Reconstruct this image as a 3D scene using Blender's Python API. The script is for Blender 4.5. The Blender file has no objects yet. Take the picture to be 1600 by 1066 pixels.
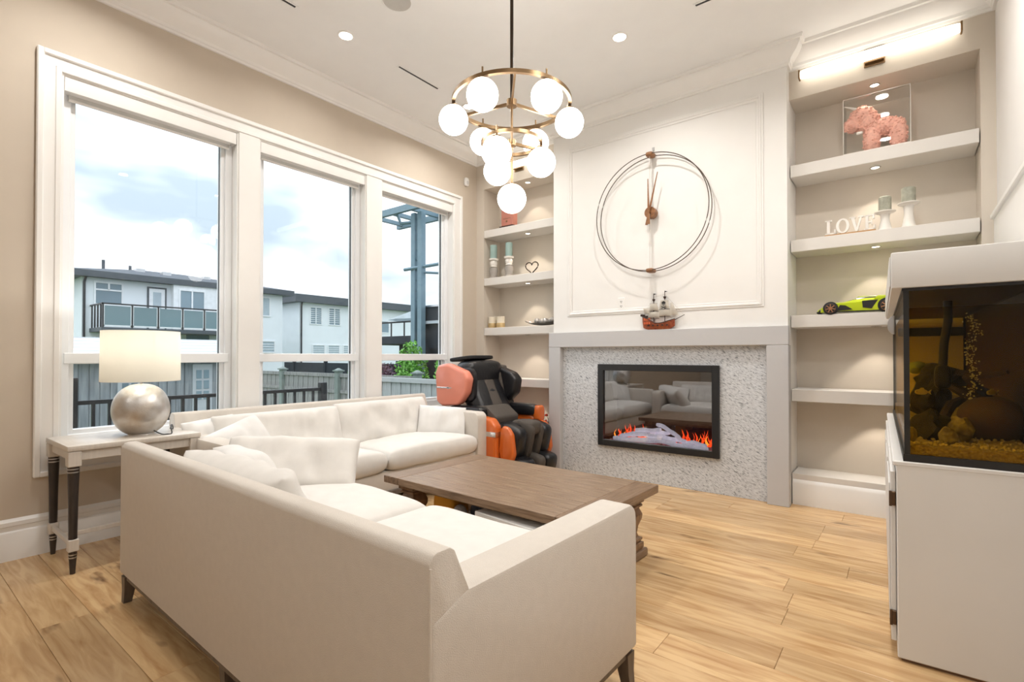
import bpy, bmesh, math, random
from mathutils import Vector, Matrix, noise
random.seed(7)
S = bpy.context.scene
COL = S.collection
PI = math.pi
def R(d): return math.radians(d)

# ------------------------------------------------------------------ camera
cd = bpy.data.cameras.new('camera'); cam = bpy.data.objects.new('camera', cd); COL.objects.link(cam)
cd.sensor_width = 36.0; cd.lens = 17.81; cd.shift_y = 0.00873; cd.clip_start = .02; cd.clip_end = 400
cam.location = (4.153, 0, 1.2)
cam.rotation_euler = (R(90.607), 0, R(37.755))
S.camera = cam

# ------------------------------------------------------------------ world, exposure
S.view_settings.view_transform = 'Standard'
S.view_settings.look = 'None'
S.view_settings.gamma = 1.0
S.view_settings.use_curve_mapping = False
S.view_settings.exposure = 0.62
w = bpy.data.worlds.new('overcast_sky'); S.world = w; w.use_nodes = True
nt = w.node_tree; N = nt.nodes; L = nt.links
for n in list(N): N.remove(n)
out = N.new('ShaderNodeOutputWorld'); bg = N.new('ShaderNodeBackground'); bg.inputs[1].default_value = 1.95
tc = N.new('ShaderNodeTexCoord'); mp = N.new('ShaderNodeMapping'); mp.inputs['Scale'].default_value = (1.6, 1.6, 4.2)
mp.inputs['Location'].default_value = (.35, .2, .3)
nz = N.new('ShaderNodeTexNoise'); nz.inputs['Scale'].default_value = 1.5; nz.inputs['Detail'].default_value = 4
nz.inputs['Roughness'].default_value = .5
cr = N.new('ShaderNodeValToRGB')
cr.color_ramp.elements[0].position = .38; cr.color_ramp.elements[0].color = (.225, .27, .305, 1)
cr.color_ramp.elements[1].position = .58; cr.color_ramp.elements[1].color = (.60, .62, .64, 1)
sx = N.new('ShaderNodeSeparateXYZ')
gr = N.new('ShaderNodeMapRange'); gr.inputs[1].default_value = -.02; gr.inputs[2].default_value = .02
mixg = N.new('ShaderNodeMix'); mixg.data_type = 'RGBA'; mixg.inputs[6].default_value = (.22, .25, .26, 1)
mz = N.new('ShaderNodeMath'); mz.operation = 'MULTIPLY_ADD'; mz.inputs[1].default_value = .9; mz.inputs[2].default_value = .92
mzm = N.new('ShaderNodeMath'); mzm.operation = 'MAXIMUM'; mzm.inputs[1].default_value = 0
sc = N.new('ShaderNodeVectorMath'); sc.operation = 'SCALE'
L.new(tc.outputs['Generated'], mp.inputs[0]); L.new(mp.outputs[0], nz.inputs['Vector'])
L.new(nz.outputs['Fac'], cr.inputs[0]); L.new(tc.outputs['Generated'], sx.inputs[0])
L.new(sx.outputs[2], gr.inputs[0]); L.new(sx.outputs[2], mzm.inputs[0]); L.new(mzm.outputs[0], mz.inputs[0])
L.new(cr.outputs[0], sc.inputs[0]); L.new(mz.outputs[0], sc.inputs['Scale'])
L.new(gr.outputs[0], mixg.inputs[0]); L.new(sc.outputs[0], mixg.inputs[7])
L.new(mixg.outputs[2], bg.inputs[0]); L.new(bg.outputs[0], out.inputs[0])
WARM = (1.0, .88, .74)
DL_W = 5.5       # recessed ceiling downlight, watts
PUCK_W = 2.2      # shelf spotlight, watts
GLOBE_E = 6.0     # chandelier globe emission
BAR_E = 2.0       # linear wall light emission

# ------------------------------------------------------------------ materials
_mats = {}
def mat(name, col, rough=.5, metal=0., var=.06, vscale=6., bump=0., bscale=60., coat=0., emit=None, es=0.,
        stretch=None, spec=None, col2=None, sheen=0., detail=3):
    if name in _mats: return _mats[name]
    m = bpy.data.materials.new(name); m.use_nodes = True; _mats[name] = m
    t = m.node_tree; b = t.nodes['Principled BSDF']
    b.inputs['Roughness'].default_value = rough; b.inputs['Metallic'].default_value = metal
    b.inputs['Coat Weight'].default_value = coat
    if spec is not None: b.inputs['Specular IOR Level'].default_value = spec
    if sheen: b.inputs['Sheen Weight'].default_value = sheen
    tc = t.nodes.new('ShaderNodeTexCoord'); mp = t.nodes.new('ShaderNodeMapping')
    if stretch: mp.inputs['Scale'].default_value = stretch
    t.links.new(tc.outputs['Object'], mp.inputs[0])
    n = t.nodes.new('ShaderNodeTexNoise'); n.inputs['Scale'].default_value = vscale; n.inputs['Detail'].default_value = detail
    t.links.new(mp.outputs[0], n.inputs['Vector'])
    r = t.nodes.new('ShaderNodeValToRGB')
    if col2 is None:
        a = tuple(max(0, c*(1-var)) for c in col[:3]); d = tuple(min(1, c*(1+var)) for c in col[:3])
    else: a, d = col, col2
    r.color_ramp.elements[0].position = .3; r.color_ramp.elements[1].position = .7
    r.color_ramp.elements[0].color = (*a[:3], 1); r.color_ramp.elements[1].color = (*d[:3], 1)
    t.links.new(n.outputs['Fac'], r.inputs[0]); t.links.new(r.outputs[0], b.inputs['Base Color'])
    if bump:
        n2 = t.nodes.new('ShaderNodeTexNoise'); n2.inputs['Scale'].default_value = bscale; n2.inputs['Detail'].default_value = 2
        t.links.new(mp.outputs[0], n2.inputs['Vector'])
        bp = t.nodes.new('ShaderNodeBump'); bp.inputs['Strength'].default_value = bump; bp.inputs['Distance'].default_value = .01
        t.links.new(n2.outputs['Fac'], bp.inputs['Height']); t.links.new(bp.outputs[0], b.inputs['Normal'])
    if emit:
        b.inputs['Emission Color'].default_value = (*emit, 1); b.inputs['Emission Strength'].default_value = es
    return m
def glass(name, tint=(1, 1, 1), refl=1.0, rough=0.0, ior=1.45, base=0.0):
    if name in _mats: return _mats[name]
    m = bpy.data.materials.new(name); m.use_nodes = True; _mats[name] = m
    t = m.node_tree; t.nodes.remove(t.nodes['Principled BSDF']); o = t.nodes['Material Output']
    tr = t.nodes.new('ShaderNodeBsdfTransparent'); tr.inputs[0].default_value = (*tint, 1)
    gl = t.nodes.new('ShaderNodeBsdfGlossy'); gl.inputs['Roughness'].default_value = rough
    f0 = ((ior-1)/(ior+1))**2
    lw = t.nodes.new('ShaderNodeLayerWeight'); pw = t.nodes.new('ShaderNodeMath'); pw.operation = 'POWER'; pw.inputs[1].default_value = 5
    fr = t.nodes.new('ShaderNodeMath'); fr.operation = 'MULTIPLY_ADD'; fr.inputs[1].default_value = 1-f0; fr.inputs[2].default_value = f0
    t.links.new(lw.outputs['Facing'], pw.inputs[0]); t.links.new(pw.outputs[0], fr.inputs[0])
    ml = t.nodes.new('ShaderNodeMath'); ml.operation = 'MULTIPLY_ADD'; ml.inputs[1].default_value = refl; ml.inputs[2].default_value = base
    mx = t.nodes.new('ShaderNodeMixShader')
    t.links.new(fr.outputs[0], ml.inputs[0]); t.links.new(ml.outputs[0], mx.inputs[0])
    t.links.new(tr.outputs[0], mx.inputs[1]); t.links.new(gl.outputs[0], mx.inputs[2]); t.links.new(mx.outputs[0], o.inputs[0])
    return m
def emitter(name, col, s):
    if name in _mats: return _mats[name]
    m = mat(name, col, .4, emit=col, es=s); return m

M_WALL = mat('wall_taupe', (.58, .505, .415), .75, var=.015, bump=.03, bscale=300)
M_NICHE = mat('niche_taupe', (.64, .58, .50), .7, var=.015, bump=.03, bscale=300)
M_CREAM = mat('panel_cream', (.82, .805, .78), .55, var=.01)
M_TRIM = mat('trim_white', (.83, .815, .79), .4, var=.01)
M_CEIL = mat('ceiling_white', (.84, .835, .825), .8, var=.01)
M_RWALL = mat('right_wall_white', (.77, .75, .73), .7, var=.01)
M_VINYL = mat('window_vinyl', (.82, .83, .84), .35, var=.01)
M_SHELF = mat('shelf_paint', (.70, .67, .63), .5, var=.012)
M_SURR = mat('surround_grey', (.525, .52, .525), .45, var=.012)
M_GLASS = glass('window_glass', (.97, .985, 1.0), .6)
M_BLACK = mat('matte_black', (.012, .012, .013), .45)
M_FABRIC = mat('cream_linen', (.635, .585, .525), .9, var=.02, vscale=30, bump=.25, bscale=420, sheen=.1)
M_CUSH = mat('cream_cushion', (.73, .705, .67), .9, var=.03, vscale=14, bump=.2, bscale=380, sheen=.1)
M_THROW = mat('pale_cushion', (.75, .735, .715), .9, var=.03, vscale=14, bump=.2, bscale=380, sheen=.1)
M_WENGE = mat('dark_leg_wood', (.035, .027, .024), .35, var=.3, stretch=(8, 8, 1))
M_GREYWOOD = mat('grey_brown_wood', (.13, .10, .078), .5, var=.25, stretch=(8, 8, 1))
M_TABLE = mat('weathered_table_wood', (.16, .10, .06), .30, col2=(.36, .25, .165), vscale=5, stretch=(1.2, 14, 14), bump=.35, bscale=14, detail=6)
M_TABLEX = mat('weathered_table_wood_cross', (.15, .092, .052), .33, col2=(.29, .19, .12), vscale=5, stretch=(14, 1.2, 14), bump=.35, bscale=14, detail=6)
M_TLEG = mat('carved_leg_wood', (.15, .085, .045), .45, col2=(.30, .18, .10), vscale=6, stretch=(5, 5, 1.5), bump=.2, bscale=20)
M_BRASS = mat('brushed_bronze', (.27, .18, .10), .34, metal=1, var=.1)
M_DKBRONZE = mat('dark_bronze', (.05, .035, .025), .4, metal=.8)
M_CHROME = mat('chrome', (.75, .75, .76), .15, metal=1)
M_STEEL = mat('brushed_steel', (.55, .55, .56), .3, metal=1)
M_SILVER = mat('silver_leaf', (.70, .71, .72), .36, metal=.8, col2=(.46, .38, .29), vscale=7, bump=.12, bscale=60, detail=6)
M_SHADE = mat('lamp_shade_linen', (.80, .77, .70), .85, var=.015, bump=.08, bscale=400)
t_ = M_SHADE.node_tree; tl_ = t_.nodes.new('ShaderNodeBsdfTranslucent'); tl_.inputs[0].default_value = (.86, .84, .78, 1)
ms_ = t_.nodes.new('ShaderNodeMixShader'); ms_.inputs[0].default_value = .45
t_.links.new(t_.nodes['Principled BSDF'].outputs[0], ms_.inputs[1]); t_.links.new(tl_.outputs[0], ms_.inputs[2]); t_.links.new(ms_.outputs[0], t_.nodes['Material Output'].inputs[0])
M_SIDE = mat('side_table_silver', (.62, .57, .51), .35, var=.05, stretch=(1, 12, 1))
M_OFFWHITE = mat('aquarium_white', (.73, .72, .70), .45, var=.02, vscale=3)

# ------------------------------------------------------------------ mesh helpers
class MB:
    def __init__(s): s.bm = bmesh.new()
    def box(s, x0, x1, y0, y1, z0, z1, bev=0., seg=1, M=None):
        r = bmesh.ops.create_cube(s.bm, size=1.0); vs = r['verts']
        cx, cy, cz = (x0+x1)/2, (y0+y1)/2, (z0+z1)/2
        for v in vs:
            v.co = Vector((cx+v.co.x*(x1-x0), cy+v.co.y*(y1-y0), cz+v.co.z*(z1-z0)))
            if M is not None: v.co = M @ v.co
        if bev:
            es = list({e for v in vs for e in v.link_edges})
            bmesh.ops.bevel(s.bm, geom=es, offset=bev, segments=seg, profile=.5, affect='EDGES')
        return s
    def frame(s, axis, a, b, u0, u1, v0, v1, w, bev=0., wv=None):
        wv = wv or w
        def bx(p, q, r, t):
            if axis == 'x': s.box(a, b, p, q, r, t, bev=bev)
            else: s.box(p, q, a, b, r, t, bev=bev)
        bx(u0, u0+w, v0, v1); bx(u1-w, u1, v0, v1); e = bev*.9
        bx(u0+w-e, u1-w+e, v0+.0002, v0+wv); bx(u0+w-e, u1-w+e, v1-wv, v1-.0002)
        return s
    def cyl(s, p0, p1, r0, r1=None, n=14):
        r1 = r0 if r1 is None else r1
        p0, p1 = Vector(p0), Vector(p1); d = (p1-p0)
        q = d.to_track_quat('Z', 'Y').to_matrix().to_4x4(); q.translation = (p0+p1)/2
        bmesh.ops.create_cone(s.bm, cap_ends=True, cap_tris=False, segments=n, radius1=r0, radius2=r1, depth=d.length, matrix=q)
        return s
    def sph(s, c, r, sc=(1, 1, 1), u=20, v=12, M=None):
        m = Matrix.Translation(c) @ Matrix.Diagonal((*sc, 1))
        if M is not None: m = M @ m
        bmesh.ops.create_uvsphere(s.bm, u_segments=u, v_segments=v, radius=r, matrix=m); return s
    def ico(s, c, r, sub=1):
        bmesh.ops.create_icosphere(s.bm, subdivisions=sub, radius=r, matrix=Matrix.Translation(c)); return s
    def lathe(s, prof, c=(0, 0, 0), n=24, M=None, sq=False):
        rings = []
        for (r, z) in prof:
            ring = []
            for k in range(n):
                a = 2*PI*(k+.5)/n
                if sq:
                    x, y = math.cos(a), math.sin(a); q = max(abs(x), abs(y)); x, y = x/q*r, y/q*r
                else: x, y = r*math.cos(a), r*math.sin(a)
                p = Vector((c[0]+x, c[1]+y, c[2]+z))
                if M is not None: p = M @ p
                ring.append(s.bm.verts.new(p))
            rings.append(ring)
        for a, b in zip(rings, rings[1:]):
            for k in range(n): s.bm.faces.new((a[k], a[(k+1) % n], b[(k+1) % n], b[k]))
        s.bm.faces.new(rings[0]); s.bm.faces.new(rings[-1]); return s
    def prism(s, pts, axis, a, b, bev=0., seg=2, M=None):
        def P(u, v, t):
            p = {'x': Vector((t, u, v)), 'y': Vector((u, t, v)), 'z': Vector((u, v, t))}[axis]
            return M @ p if M is not None else p
        A = [s.bm.verts.new(P(u, v, a)) for u, v in pts]; B = [s.bm.verts.new(P(u, v, b)) for u, v in pts]
        n = len(pts); s.bm.faces.new(A); s.bm.faces.new(B)
        for k in range(n): s.bm.faces.new((A[k], A[(k+1) % n], B[(k+1) % n], B[k]))
        if bev:
            es = list({e for v in A+B for e in v.link_edges})
            bmesh.ops.bevel(s.bm, geom=es, offset=bev, segments=seg, profile=.5, affect='EDGES')
        return s
    def tube(s, pts, r, n=8, closed=False, flat=None):
        pts = [Vector(p) for p in pts]; m = len(pts); rings = []
        for i, p in enumerate(pts):
            if closed: d = pts[(i+1) % m]-pts[i-1]
            else: d = pts[min(i+1, m-1)]-pts[max(i-1, 0)]
            d.normalize(); up = Vector((0, 0, 1)) if abs(d.z) < .95 else Vector((1, 0, 0))
            a = d.cross(up).normalized(); b = a.cross(d)
            rr = r[i] if isinstance(r, (list, tuple)) else r
            fa, fb = flat if flat else (1, 1)
            rings.append([s.bm.verts.new(p+a*rr*fa*math.cos(2*PI*k/n)+b*rr*fb*math.sin(2*PI*k/n)) for k in range(n)])
        for i in range(m if closed else m-1):
            A, B = rings[i], rings[(i+1) % m]
            for k in range(n): s.bm.faces.new((A[k], A[(k+1) % n], B[(k+1) % n], B[k]))
        if not closed: s.bm.faces.new(rings[0]); s.bm.faces.new(rings[-1])
        return s
    def squad(s, c, a, e=.4, M=None, u=20, v=12):
        def f(t): return math.copysign(abs(t)**e, t)
        rows = []
        for j in range(1, v):
            ph = -PI/2+PI*j/v; row = []
            for k in range(u):
                th = 2*PI*k/u
                p = Vector((a[0]*f(math.cos(ph))*f(math.cos(th)), a[1]*f(math.cos(ph))*f(math.sin(th)), a[2]*f(math.sin(ph))))
                p = (M @ p if M is not None else p)+Vector(c); row.append(s.bm.verts.new(p))
            rows.append(row)
        for A, B in zip(rows, rows[1:]):
            for k in range(u): s.bm.faces.new((A[k], A[(k+1) % u], B[(k+1) % u], B[k]))
        s.bm.faces.new(rows[0]); s.bm.faces.new(rows[-1]); return s
    def pillow(s, w, h, t, M, n=26, p=4, ex=.6, crown=0., wr=.012, seed=0, pinch=.06, wf=4.5):
        top, bot = {}, {}
        for i in range(n+1):
            for j in range(n+1):
                u, v = 2*i/n-1, 2*j/n-1
                u = math.sin(u*PI/2)*.6+u*.4; v = math.sin(v*PI/2)*.6+v*.4
                edge = i in (0, n) or j in (0, n)
                q = max(0., (1-abs(u)**p)*(1-abs(v)**p))
                hh = t/2*q**ex+crown*max(0, (1-u*u)*(1-v*v))
                x = u*w/2*(1-pinch*(1-v*v)); y = v*h/2*(1-pinch*(1-u*u))
                for d, sg in ((top, 1), (bot, -1)):
                    if edge and sg < 0: bot[i, j] = top[i, j]; continue
                    nn = noise.noise(Vector((x*wf+seed, y*wf, sg*3.1+seed)))*wr+noise.noise(Vector((x*wf*2.4-seed, y*wf*.9, sg*1.7)))*wr*.6
                    z = sg*hh+(nn*q**.5 if not edge else nn*.3)
                    d[i, j] = s.bm.verts.new(M @ Vector((x, y, z)))
        for d in (top, bot):
            for i in range(n):
                for j in range(n):
                    f = (d[i, j], d[i+1, j], d[i+1, j+1], d[i, j+1])
                    try: s.bm.faces.new(f)
                    except ValueError: pass
        return s
    def mesh(s, name):
        bmesh.ops.recalc_face_normals(s.bm, faces=s.bm.faces)
        me = bpy.data.meshes.new(name); s.bm.to_mesh(me); s.bm.free(); return me
    def done(s, name, m, parent=None, smooth=35, loc=None, rot=None):
        me = s.mesh(name); me.materials.append(m)
        if smooth:
            me.shade_smooth(); me.set_sharp_from_angle(angle=R(smooth))
        o = bpy.data.objects.new(name, me); COL.objects.link(o)
        if parent: o.parent = parent
        if loc: o.location = loc
        if rot: o.rotation_euler = rot
        return o
def tag(o, label=None, cat=None, group=None, kind=None):
    if label: o['label'] = label
    if cat: o['category'] = cat
    if group: o['group'] = group
    if kind: o['kind'] = kind
    return o
def thing(name, label, cat, loc=(0, 0, 0), rz=0., group=None):
    o = bpy.data.objects.new(name, None); COL.objects.link(o); o.empty_display_size = .05
    o.location = loc; o.rotation_euler = (0, 0, rz); return tag(o, label, cat, group)
def copy_tree(o, parent=None):
    c = o.copy(); COL.objects.link(c)
    if parent: c.parent = parent
    for ch in list(o.children): copy_tree(ch, c)
    return c
def struct(mb, name, m, parent=None, smooth=30):
    o = mb.done(name, m, parent, smooth)
    if not parent: o['kind'] = 'structure'
    return o
def inst(o, parent, loc, rot=None, scale=None):
    c = o.copy(); COL.objects.link(c); c.parent = parent; c.location = loc
    if rot: c.rotation_euler = rot
    if scale: c.scale = scale
    return c
def Mx(loc, rx=0, ry=0, rz=0):
    return Matrix.Translation(loc) @ Matrix.Rotation(R(rz), 4, 'Z') @ Matrix.Rotation(R(ry), 4, 'Y') @ Matrix.Rotation(R(rx), 4, 'X')

# ================================================================== ROOM
CZ = 3.68; YB = -4.2; YF = 4.65; YN = 4.95; XR = 4.65
# floor slab and planks
fl = MB().box(-.2, XR+.2, YB-.2, 5.2, -.15, -.012); floor = struct(fl, 'floor', mat('floor_underlay', (.30, .19, .09), .7))
def plank_material():
    m = bpy.data.materials.new('maple_plank'); m.use_nodes = True; t = m.node_tree; b = t.nodes['Principled BSDF']
    tc = t.nodes.new('ShaderNodeTexCoord'); oi = t.nodes.new('ShaderNodeObjectInfo')
    vm = t.nodes.new('ShaderNodeVectorMath'); vm.operation = 'SCALE'; vm.inputs['Scale'].default_value = 37.0
    cb = t.nodes.new('ShaderNodeCombineXYZ'); ad = t.nodes.new('ShaderNodeVectorMath'); ad.operation = 'ADD'
    for k in range(3): t.links.new(oi.outputs['Random'], cb.inputs[k])
    t.links.new(cb.outputs[0], vm.inputs[0]); t.links.new(tc.outputs['Object'], ad.inputs[0]); t.links.new(vm.outputs[0], ad.inputs[1])
    mp = t.nodes.new('ShaderNodeMapping'); mp.inputs['Scale'].default_value = (1.3, 11, 1); t.links.new(ad.outputs[0], mp.inputs[0])
    n = t.nodes.new('ShaderNodeTexNoise'); n.inputs['Scale'].default_value = 2.2; n.inputs['Detail'].default_value = 6; n.inputs['Distortion'].default_value = .8
    t.links.new(mp.outputs[0], n.inputs['Vector'])
    r = t.nodes.new('ShaderNodeValToRGB'); e = r.color_ramp.elements
    e[0].position = .28; e[0].color = (.44, .25, .105, 1); e[1].position = .62; e[1].color = (.66, .45, .235, 1)
    t.links.new(n.outputs['Fac'], r.inputs[0])
    # board to board tone
    hv = t.nodes.new('ShaderNodeHueSaturation'); mr = t.nodes.new('ShaderNodeMapRange')
    mr.inputs[3].default_value = .84; mr.inputs[4].default_value = 1.10
    t.links.new(oi.outputs['Random'], mr.inputs[0]); t.links.new(mr.outputs[0], hv.inputs['Value']); t.links.new(r.outputs[0], hv.inputs['Color'])
    # knots and mineral streaks
    mp2 = t.nodes.new('ShaderNodeMapping'); mp2.inputs['Scale'].default_value = (1.5, 5.5, 1); t.links.new(ad.outputs[0], mp2.inputs[0])
    k = t.nodes.new('ShaderNodeTexNoise'); k.inputs['Scale'].default_value = 1.7; k.inputs['Detail'].default_value = 3; k.inputs['Roughness'].default_value = .6
    t.links.new(mp2.outputs[0], k.inputs['Vector'])
    kr = t.nodes.new('ShaderNodeValToRGB'); kr.color_ramp.elements[0].position = .635; kr.color_ramp.elements[0].color = (0, 0, 0, 1)
    kr.color_ramp.elements[1].position = .80; kr.color_ramp.elements[1].color = (1, 1, 1, 1); t.links.new(k.outputs['Fac'], kr.inputs[0])
    mx = t.nodes.new('ShaderNodeMix'); mx.data_type = 'RGBA'; mx.inputs[7].default_value = (.10, .045, .02, 1)
    t.links.new(kr.outputs[0], mx.inputs[0]); t.links.new(hv.outputs[0], mx.inputs[6]); t.links.new(mx.outputs[2], b.inputs['Base Color'])
    b.inputs['Roughness'].default_value = .27; b.inputs['Specular IOR Level'].default_value = .5
    bp = t.nodes.new('ShaderNodeBump'); bp.inputs['Strength'].default_value = .06; bp.inputs['Distance'].default_value = .01
    t.links.new(n.outputs['Fac'], bp.inputs['Height']); t.links.new(bp.outputs[0], b.inputs['Normal'])
    return m
M_PLANK = plank_material(); M_PLANK.name = 'maple_plank'
PW = .185
row = 0; y = 4.56
rng = random.Random(3)
while y > -.6:
    y0 = y-PW; x = -rng.random()*1.1
    while x < XR:
        ln = rng.choice((.85, 1.1, 1.35, 1.6)); a, b = max(x, 0.0), min(x+ln, XR)
        if b-a > .03:
            p = MB().box(-(b-a)/2+.0006, (b-a)/2-.0006, -PW/2+.0006, PW/2-.0006, -.012, 0, bev=.0014)
            o = p.done('plank', M_PLANK, floor, smooth=None, loc=((a+b)/2, (y+y0)/2, 0))
        x += ln
    y = y0; row += 1
pl = MB().box(0, XR, YB, y, -.012, 0); o = pl.done('plank_field', M_PLANK, floor, smooth=None); o['kind'] = 'stuff'
pl = MB().box(0, XR, 4.56, 4.66, -.012, 0); o = pl.done('plank', M_PLANK, floor, smooth=None)

struct(MB().box(-.2, XR+.2, YB-.2, 5.2, CZ, CZ+.15), 'ceiling', M_CEIL)
# left wall with three openings
WZ0, WZ1 = .62, 2.965
OPN = [(.765, 1.83), (1.99, 3.03), (3.21, 4.245)]
wl = MB()
wl.box(-.2, 0, YB, 5.15, -.15, WZ0); wl.box(-.2, 0, YB, 5.15, WZ1, CZ)
ys = [YB]+[v for o_ in OPN for v in o_]+[5.15]
for k in range(0, len(ys), 2): wl.box(-.2, 0, ys[k], ys[k+1], WZ0, WZ1)
struct(wl, 'wall_left', M_WALL, smooth=None)
struct(MB().box(-.2, XR+.2, YB-.2, YB, -.15, CZ), 'wall_back', mat('back_wall_mocha', (.55, .53, .50), .7, var=.02), smooth=None)
wr = MB(); wr.box(XR, XR+.2, YB, 5.15, -.15, CZ)
struct(wr, 'wall_right', M_RWALL, smooth=None)
t_ = MB(); t_.box(XR-.022, XR, -2, 4.6, 0, 2.10); t_.box(XR-.04, XR, -2, 4.61, 2.10, 2.135, bev=.006)
struct(t_, 'trim_half_wall', M_TRIM)
# fireplace wall: facade, niche backs
XBL, XBR, YBR = 1.2, 3.42, 4.54
wf = MB()
wf.box(0, XR, YN, 5.15, 0, CZ)
wf.box(0, .12, YF, YN, 0, CZ); wf.box(4.572, XR, YF, YN, 0, CZ)
wf.box(.12, XBL, YF, YN, 3.215, CZ); wf.box(XBR, 4.572, YF, YN, 3.285, CZ)
struct(wf, 'wall_fireplace', M_NICHE, smooth=None)
ch = MB()
ch.box(XBL, XBR, YBR, YN, 1.28, CZ)
ch.box(XBL, 1.76, YBR+.06, YN, 0, 1.28); ch.box(2.86, XBR, YBR+.06, YN, 0, 1.28)
ch.box(1.76, 2.86, YBR+.06, YN, 1.085, 1.28); ch.box(1.76, 2.86, YBR+.06, YN, 0, .335)
struct(ch, 'wall_chimney', M_CREAM, smooth=None)
# raised picture-frame moulding on the chimney breast
pm = MB(); x0, x1, z0, z1 = 1.375, 3.25, 1.60, 3.36
pm.frame('y', YBR-.007, YBR-.0003, x0, x1, z0, z1, .055, bev=.003)
pm.frame('y', YBR-.013, YBR-.0004, x0+.014, x1-.014, z0+.014, z1-.014, .022, bev=.0055)
struct(pm, 'trim_panel_moulding', M_CREAM)
# crown moulding, mitred sweep
def crown(path, prof, name, m):
    mb = MB(); P = [Vector((x, y, 0)) for x, y in path]; n = len(P); rows = []
    for i, p in enumerate(P):
        d0 = (P[i]-P[i-1]).normalized() if i else None
        d1 = (P[i+1]-P[i]).normalized() if i < n-1 else None
        n0 = Vector((d0.y, -d0.x, 0)) if d0 else None; n1 = Vector((d1.y, -d1.x, 0)) if d1 else None
        if n0 is None: nn = n1
        elif n1 is None: nn = n0
        else:
            h = (n0+n1).normalized(); nn = h/max(.3, h.dot(n0))
        rows.append([mb.bm.verts.new(p+nn*o+Vector((0, 0, z))) for o, z in prof])
    for A, B in zip(rows, rows[1:]):
        k = len(prof)
        for j in range(k): mb.bm.faces.new((A[j], A[(j+1) % k], B[(j+1) % k], B[j]))
    mb.bm.faces.new(rows[0]); mb.bm.faces.new(rows[-1])
    return struct(mb, name, m)
CP = [(0, 3.515), (.018, 3.515), (.022, 3.53), (.03, 3.535), (.034, 3.555), (.05, 3.572), (.085, 3.60), (.108, 3.635), (.112, 3.652), (.128, 3.656), (.134, CZ), (0, CZ)]
crown([(0, YB), (0, YF), (XBL, YF), (XBL, YBR), (XBR, YBR), (XBR, YF), (XR, YF), (XR, YB)], CP, 'trim_crown', M_TRIM)
BP = [(0, 0), (.024, 0), (.024, .158), (.020, .166), (.014, .170), (.014, .195), (.018, .200), (.016, .222), (.006, .232), (0, .24)]
crown([(0, YB), (0, YF)], BP, 'baseboard_left', M_TRIM)
crown([(XBR+.012, YF), (4.572, YF)], [(0, 0), (.018, 0), (.018, .17), (.012, .185), (0, .20)], 'baseboard_right_niche', M_TRIM)
crown([(.0, YF), (XBL, YF)], [(0, 0), (.018, 0), (.018, .17), (.012, .185), (0, .20)], 'baseboard_left_niche', M_TRIM)
# window casing around the triple window
cs = MB(); cy0, cy1, cz0, cz1 = .652, 4.372, .466, 3.076
def casing_bar(y0, y1, z0, z1, vert):
    cs.box(.0005, .014, y0, y1, z0, z1)
casing_bar(cy0, .765, cz0, cz1, 1); casing_bar(4.245, cy1, cz0, cz1, 1)
casing_bar(.765, 4.245, WZ1, cz1, 0); casing_bar(.765, 4.245, cz0, WZ0, 0)
casing_bar(1.83, 1.99, WZ0, WZ1, 1); casing_bar(3.03, 3.21, WZ0, WZ1, 1)
# raised back-band and inner bead
cs.frame('x', .001, .03, cy0-.004, cy1+.004, cz0-.004, cz1+.004, .034, bev=.006)
cs.frame('x', .0012, .02, .735, 4.275, WZ0-.03, WZ1+.03, .031, bev=.004)
struct(cs, 'trim_window_casing', M_TRIM)
for k, (a, b) in enumerate(OPN):
    f = MB()   # jamb liner + fixed frame
    f.frame('x', -.198, .004, a+.0005, b-.0005, WZ0+.0005, WZ1-.0005, .012)
    win = struct(f, 'window_%d' % (k+1), M_TRIM)
    fr = MB(); fr.frame('x', -.17, -.075, a+.0125, b-.0125, WZ0+.0125, WZ1-.0125, .05, bev=.004, wv=.06)
    fr.frame('x', -.158, -.098, a+.06, b-.06, WZ0+.07, WZ1-.07, .03, bev=.003)
    fr.done('window_frame', M_VINYL, win)
    mr_ = MB(); mr_.box(-.1665, -.068, a+.035, b-.035, 1.145, 1.215, bev=.004); mr_.done('mid_rail', M_VINYL, win)
    for (z0, z1) in ((WZ0+.08, 1.15), (1.21, WZ1-.05)):
        g = MB().box(-.128, -.122, a+.06, b-.06, z0, z1); g.done('pane', M_GLASS, win, smooth=None)
        gk = MB()
        gk.box(-.135, -.115, b-.092, b-.084, z0, z1); gk.done('glazing_gasket', M_BLACK, win, smooth=None)
    # roller blind, rolled up: cassette and hem of the fabric
    bl = thing('roller_blind', ['off white roller blind rolled up at the top of the leftmost, widest window',
                                'off white roller blind rolled up at the top of the middle window',
                                'off white roller blind rolled up at the top of the window nearest the shelves'][k], 'blind',
               (-.03, (a+b)/2, 2.865), group='rolled up roller blinds')
    hw = (b-a)/2-.016
    MB().prism([(-.05, 0), (.028, 0), (.03, .012), (.03, .085), (.022, .095), (-.05, .095)], 'y', -hw, hw).done('cassette', M_TRIM, bl)
    MB().box(-.035, -.029, -hw+.03, hw-.03, -.03, .002).done('fabric', mat('blind_fabric', (.62, .62, .60), .8), bl)
    MB().cyl((-.032, -hw+.03, -.032), (-.032, hw-.03, -.032), .009, n=10).done('hem_bar', M_TRIM, bl)
    MB().cyl((.0, hw-.03, -.004), (.0, hw-.012, -.004), .012, n=10).done('end_cap', M_STEEL, bl)

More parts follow.
